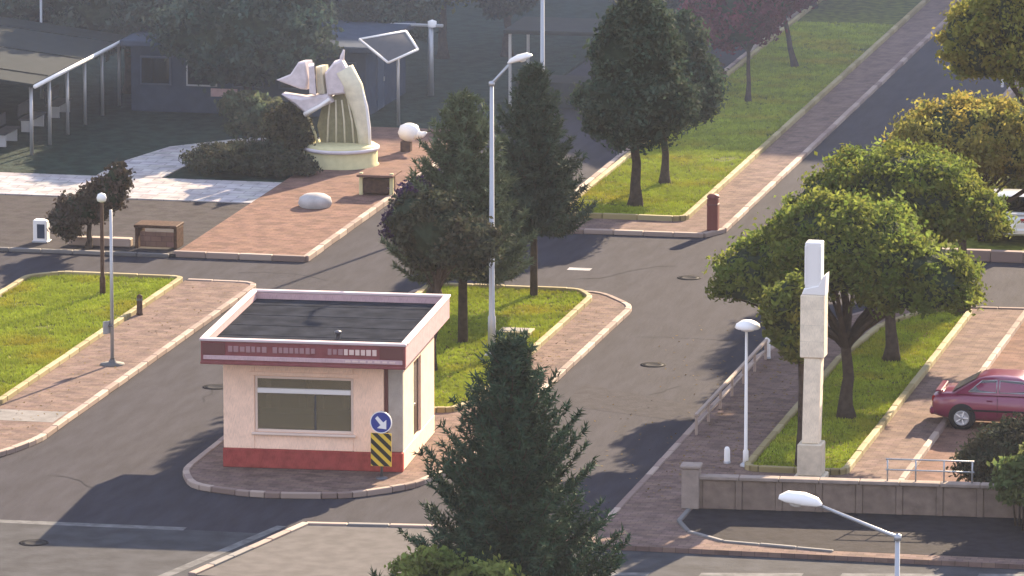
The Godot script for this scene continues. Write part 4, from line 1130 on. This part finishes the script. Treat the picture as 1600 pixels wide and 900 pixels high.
	kerb("pale kerb of the bottom traffic island", [Vector2(0.18, 14.6), Vector2(1.5, 8.65), Vector2(4.6, 8.34), Vector2(8.1, 8.8)], [M.kerb_pink[0], M.kerb_pink[2], M.kerb_grey[0], M.kerb_pink[1]], 0.2, 0.0, 0.17)
	structure("road_marking", slab(poly([Vector2(-0.75, 14.6), Vector2(0.72, 8.5), Vector2(0.98, 8.5), Vector2(-0.45, 14.6)]), 0.007, 0.007), M.paint_worn, "worn white line beside the bottom traffic island")

	# hazy air over the far half of the grounds
	var mist := FogVolume.new()
	mist.name = "haze"
	mist.shape = RenderingServer.FOG_VOLUME_SHAPE_BOX
	mist.size = Vector3(150, 22, 66)
	mist.position = Vector3(-10, 11.2, -70)
	var mistm := FogMaterial.new()
	mistm.albedo = Color(0.78, 0.86, 1.0)
	mistm.density = 0.0018
	mist.material = mistm
	add_child(mist)
	tag(mist, "pale blue haze over the far grounds", "haze", "", "stuff")
	apartment_block()
	booth()
	low_wall()
	monument()
	sculpture()
	shelter()
	service_building()

	# ---- grass
	var gt := Color(0.26, 0.31, 0.030)
	grass("short grass of the left lawn", lawn_l, 0.14, 150.0, gt, 1)
	grass("short grass of the median lawn behind the booth", lawn_m, 0.155, 150.0, gt, 2)
	grass("short grass of the right lawn under the umbrella trees", lawn_r, 0.155, 150.0, gt, 3)
	grass("short grass of the far median lawn", poly([Vector2(-1.45, -36.1), Vector2(2.45, -36.1), Vector2(2.45, -80), Vector2(-1.45, -80)]), 0.155, 120.0, gt, 4)

	# fallen leaves on the lawns and footways near the trees
	var lr := RandomNumberGenerator.new()
	lr.seed = 909
	var ls := begin()
	ls.set_smooth_group(-1)
	for area in [[8.9, 10.8, -14.0, 4.0, 0.128, 420], [11.2, 13.4, -21.0, 0.0, 0.21, 420], [-2.4, 2.2, -23.0, -6.0, 0.21, 520], [2.5, 3.5, -21.0, 0.0, 0.128, 160], [13.7, 14.9, -22.0, 2.0, 0.006, 260], [-9.9, -8.1, -22.0, 0.0, 0.128, 160], [5.5, 8.5, -20.0, 8.0, 0.006, 160], [-1.3, 2.4, -48.0, -36.4, 0.21, 300]]:
		for k in area[5]:
			var c := Vector3(lr.randf_range(area[0], area[1]), area[4] + lr.randf() * 0.012, lr.randf_range(area[2], area[3]))
			var a := lr.randf() * TAU
			var u := Vector3(cos(a), lr.randf_range(-0.3, 0.5), sin(a)) * lr.randf_range(0.03, 0.055)
			var v := Vector3(-sin(a), lr.randf_range(-0.2, 0.3), cos(a)) * 0.025
			var b := lr.randf_range(0.6, 1.3)
			ls.set_color(Color(0.16 * b, 0.105 * b, 0.035 * b))
			quad(ls, c - u, c + v, c + u, c - v)
	tag(part(self, "fallen_leaves", done(ls), M.leaf), "small brown fallen leaves scattered on lawns and footways", "leaves", "", "stuff")
	# ---- umbrella trees at right
	var green := Color(0.104, 0.135, 0.028)
	var gu := "umbrella shaped trees in a row at right"
	tree("umbrella_tree", "nearest broad umbrella tree behind the white pylon", Vector3(12.45, 0.15, -6.75), 201, 2.2, 0.17, [[Vector3(0.0, 4.15, 0), Vector3(2.3, 1.75, 2.3)], [Vector3(-1.9, 3.65, 0.1), Vector3(1.6, 1.25, 1.6)], [Vector3(1.95, 3.55, 0.1), Vector3(1.55, 1.3, 1.5)], [Vector3(-0.7, 4.75, 0.2), Vector3(1.2, 1.15, 1.2)]], 600, 46, 0.15, green, 22, -0.25, gu)
	tree("umbrella_tree", "middle umbrella tree of the row at right", Vector3(12.4, 0.15, -14.8), 211, 2.6, 0.16, [[Vector3(0.2, 4.55, 0), Vector3(2.2, 1.5, 2.2)], [Vector3(-1.6, 4.2, 0), Vector3(1.4, 1.0, 1.4)], [Vector3(1.75, 4.0, 0), Vector3(1.4, 1.1, 1.4)]], 480, 44, 0.15, green, 20, -0.2, gu)
	tree("umbrella_tree", "farthest yellowish umbrella tree of the row at right", Vector3(13.3, 0.15, -22.2), 221, 2.6, 0.15, [[Vector3(0.4, 4.9, 0), Vector3(2.4, 1.4, 2.3)], [Vector3(2.2, 4.5, 0), Vector3(1.5, 1.1, 1.4)], [Vector3(-1.3, 4.7, 0), Vector3(0.9, 0.75, 1.0)]], 460, 42, 0.14, Color(0.185, 0.172, 0.042), 18, -0.2, gu)
	tree("small_tree", "small young tree with dark slanted trunk left of the white pylon", Vector3(12.36, 0.15, -0.35), 231, 3.1, 0.13, [[Vector3(-0.35, 4.05, 0), Vector3(0.62, 0.8, 0.6)], [Vector3(-0.15, 3.3, 0.1), Vector3(0.5, 0.45, 0.5)]], 90, 36, 0.16, Color(0.11, 0.13, 0.03), 10, -1.0, "", Vector3(-0.06, 0, 0))
	tree("broad_tree", "broad sunlit tree at the upper right edge", Vector3(13.9, 0.14, -35.6), 241, 3.6, 0.24, [[Vector3(0.2, 7.2, 0), Vector3(2.3, 2.4, 2.4)], [Vector3(-1.9, 6.1, 0.4), Vector3(1.3, 1.15, 1.3)], [Vector3(1.2, 8.4, 0), Vector3(1.7, 1.4, 1.6)]], 460, 40, 0.17, Color(0.20, 0.205, 0.045), 16)
	hedge("shrub", "dark low shrubs along the far kerb at the right edge", Vector3(13.2, 0.14, -39.5), [[Vector3(0, 0.8, 0), Vector3(2.2, 1.0, 1.0)]], 130, 36, 0.16, Color(0.10, 0.105, 0.03), 245, "shrub")

	# ---- median trees
	var deep := Color(0.046, 0.058, 0.030)
	conifer("median_tree", "tall feathery tree with straight trunk in the middle of the median lawn", Vector3(0.2, 0.15, -14.8), 301, 7.1, 2.0, 2.2, 24, 11, Color(0.082, 0.106, 0.062), 0.20)
	conifer("median_tree", "slim dark feathery tree at the tip of the median lawn", Vector3(0.65, 0.15, -22.3), 311, 6.8, 1.6, 2.2, 24, 12, Color(0.044, 0.064, 0.044), 0.19)
	tree("median_tree", "low dark purplish round tree behind the left end of the booth roof", Vector3(-2.2, 0.15, -21.6), 321, 1.5, 0.17, [[Vector3(0.35, 2.5, 0), Vector3(1.45, 1.05, 1.3)], [Vector3(-0.6, 2.1, 0), Vector3(0.8, 0.7, 0.8)]], 330, 36, 0.15, Color(0.030, 0.018, 0.052), 12)
	tree("median_tree", "forked dark tree just right of the booth roof", Vector3(0.25, 0.15, -10.6), 331, 2.6, 0.11, [[Vector3(0.2, 3.9, 0), Vector3(1.0, 0.95, 0.95)], [Vector3(1.1, 3.6, 0), Vector3(0.75, 0.7, 0.75)], [Vector3(-0.4, 4.3, 0), Vector3(0.7, 0.6, 0.7)]], 190, 32, 0.16, Color(0.044, 0.050, 0.032), 12, -1.0, "", Vector3(0.2, 0, 0))
	# ---- far median trees
	tree("far_tree", "large dark round tree at the front of the far lawn", Vector3(0.55, 0.15, -38.2), 341, 2.1, 0.17, [[Vector3(0, 3.3, 0), Vector3(1.75, 1.4, 1.6)], [Vector3(0.0, 4.8, 0), Vector3(1.35, 1.5, 1.3)], [Vector3(0.1, 6.0, 0), Vector3(0.9, 0.9, 0.9)]], 420, 34, 0.17, Color(0.044, 0.068, 0.046), 16)
	tree("far_tree", "second dark tree just behind the large round one on far lawn", Vector3(0.65, 0.15, -42.6), 351, 2.0, 0.13, [[Vector3(0.55, 3.2, 0), Vector3(1.25, 1.2, 1.2)], [Vector3(0.4, 4.4, 0), Vector3(0.9, 1.2, 0.9)]], 260, 32, 0.17, Color(0.046, 0.070, 0.046), 12)
	var plum := Color(0.105, 0.026, 0.044)
	tree("plum_tree", "purple leaved tree with slim trunk on the shaded far lawn", Vector3(0.25, 0.15, -60.2), 361, 2.0, 0.08, [[Vector3(-0.6, 3.3, 0), Vector3(1.7, 1.4, 1.4)], [Vector3(0.6, 4.2, 0), Vector3(1.3, 1.3, 1.2)]], 260, 32, 0.18, plum, 12)
	tree("plum_tree", "purple leaved tree with leaning trunk behind the first one", Vector3(0.5, 0.15, -68.5), 371, 2.2, 0.10, [[Vector3(-0.6, 3.6, 0), Vector3(1.8, 1.5, 1.4)]], 210, 32, 0.18, plum, 10, -1.0, "", Vector3(-0.5, 0, 0))
	hedge("shrub", "reddish brown shrub at the edge of the shaded far lawn", Vector3(-2.1, 0.12, -62.0), [[Vector3(-0.3, 0.9, 0), Vector3(0.7, 0.7, 0.7)], [Vector3(0.5, 0.7, 0), Vector3(0.7, 0.5, 0.6)]], 70, 34, 0.17, Color(0.085, 0.045, 0.040), 381, "shrub")

	# ---- trees round the plaza and the garden
	tree("small_tree", "small dark drooping tree at the front of the greyish paving", Vector3(-14.35, 0.1, -27.5), 401, 0.8, 0.09, [[Vector3(-0.1, 1.25, 0), Vector3(0.75, 0.55, 0.7)], [Vector3(0.6, 1.75, 0), Vector3(0.6, 0.5, 0.6)], [Vector3(-0.7, 0.85, 0.1), Vector3(0.45, 0.6, 0.5)], [Vector3(0.95, 2.25, 0), Vector3(0.35, 0.4, 0.35)]], 130, 26, 0.15, Color(0.060, 0.050, 0.040), 14)
	hedge("hedge", "long low dark hedge mound behind the bright terrace", Vector3(-13.6, 0.1, -42.4), [[Vector3(0.2, 0.35, 0), Vector3(1.9, 0.5, 1.5)], [Vector3(1.5, 0.3, 0.4), Vector3(1.3, 0.4, 1.0)]], 230, 36, 0.13, Color(0.040, 0.046, 0.030), 411)
	hedge("shrub", "glossy shrub with bright leaf edges behind the dark hedge", Vector3(-14.0, 0.1, -47.0), [[Vector3(0, 0.9, 0), Vector3(1.0, 0.9, 0.9)], [Vector3(-0.7, 1.4, 0), Vector3(0.6, 0.5, 0.5)]], 110, 32, 0.2, Color(0.07, 0.085, 0.05), 421, "shrub")
	hedge("shrub", "dark olive bush standing left of the sculpture", Vector3(-12.3, 0.1, -44.0), [[Vector3(0.1, 0.9, 0), Vector3(0.75, 1.1, 0.7)]], 130, 36, 0.14, Color(0.046, 0.045, 0.022), 431, "shrub")
	var names := ["tall dark tree behind the shelter at top left", "dark spreading tree above the service building", "broad dark tree behind the sculpture at top centre", "dark green tree beside the lit one at top centre", "tall tree at top centre, sunlight put into its yellow green", "dark narrow tree left of the tall lamp at top", "dark tree above the pavilion roof at top", "dark tree behind the purple trees at top right", "dark tree at the head of the far road", "dark leaning tree standing right in front of the service building"]
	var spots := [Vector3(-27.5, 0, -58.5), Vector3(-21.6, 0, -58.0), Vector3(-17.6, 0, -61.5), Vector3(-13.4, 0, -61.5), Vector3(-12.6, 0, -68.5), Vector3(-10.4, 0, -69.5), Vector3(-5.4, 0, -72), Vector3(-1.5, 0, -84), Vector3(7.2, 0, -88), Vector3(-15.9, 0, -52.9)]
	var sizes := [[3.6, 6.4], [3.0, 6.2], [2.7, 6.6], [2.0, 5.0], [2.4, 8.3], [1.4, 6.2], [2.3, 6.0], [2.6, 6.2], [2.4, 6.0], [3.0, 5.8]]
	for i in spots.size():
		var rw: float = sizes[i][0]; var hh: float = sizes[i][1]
		var lit := i == 4  # sun put into this tree's leaf colour, shade into the others
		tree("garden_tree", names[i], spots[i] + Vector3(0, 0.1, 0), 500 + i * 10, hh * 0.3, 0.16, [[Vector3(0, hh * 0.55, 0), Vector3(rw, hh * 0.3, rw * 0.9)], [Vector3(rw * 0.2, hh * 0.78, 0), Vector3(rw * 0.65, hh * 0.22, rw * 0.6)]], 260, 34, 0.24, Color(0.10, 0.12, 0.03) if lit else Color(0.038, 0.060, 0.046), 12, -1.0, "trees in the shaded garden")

	# ---- foreground plants
	conifer("pine_tree", "large dark conifer in the foreground before the booth", Vector3(9.95, 0.0, 23.9), 601, 8.05, 3.0, 0.5, 33, 16, Color(0.034, 0.062, 0.036), 0.18)
	hedge("shrub", "bright yellow green shrub in front of the dark conifer", Vector3(9.35, 0.0, 26.6), [[Vector3(-0.6, 2.9, 0), Vector3(1.05, 0.85, 1.0)], [Vector3(0.75, 2.75, 0.2), Vector3(0.9, 0.85, 0.9)], [Vector3(0, 1.5, 0), Vector3(1.4, 1.1, 1.2)]], 240, 36, 0.17, Color(0.15, 0.19, 0.05), 611, "shrub")
	hedge("shrub", "dark rounded bush beside the low wall at the right edge", Vector3(18.3, 0.1, 2.3), [[Vector3(0.4, 0.95, 0), Vector3(1.75, 1.05, 1.5)]], 380, 36, 0.13, Color(0.038, 0.042, 0.026), 621, "shrub")
	hedge("shrub", "leafy bush with bright leaf edges at the lower right edge", Vector3(18.75, 0.1, 5.4), [[Vector3(0.3, 1.1, 0), Vector3(0.95, 0.75, 0.8)], [Vector3(0.75, 1.8, 0), Vector3(0.6, 0.55, 0.6)]], 120, 34, 0.2, Color(0.085, 0.115, 0.04), 631, "shrub")

	# ---- lamps, signs, cars, small things
	street_lamp("tall grey street lamp in the median lawn behind the booth", Vector3(1.5, 0.15, -12.7), 7.75, Vector3(0.55, 0.62, 0.0), 0.085, Vector3(0.62, 0.15, 0.3))
	street_lamp("grey street lamp in the background behind the slim dark tree", Vector3(-3.05, 0.0, -41.0), 8.2, Vector3(0.8, 0.3, 0.0), 0.085)
	street_lamp("foreground street lamp with long arm at the lower right", Vector3(20.95, 0.0, 39.7), 7.55, Vector3(-1.55, 0.60, 0.1), 0.075, Vector3(0.74, 0.19, 0.42))
	sign_post()
	make_car("dark maroon saloon car parked at the right edge", Vector3(14.75, 0.03, -7.4), 0.0, M.car_paint)
	make_car("pale car half hidden beyond the umbrella trees at the right edge", Vector3(13.0, 0.14, -33.6), PI / 2 + 0.1, M.car_pale)
	small_objects()
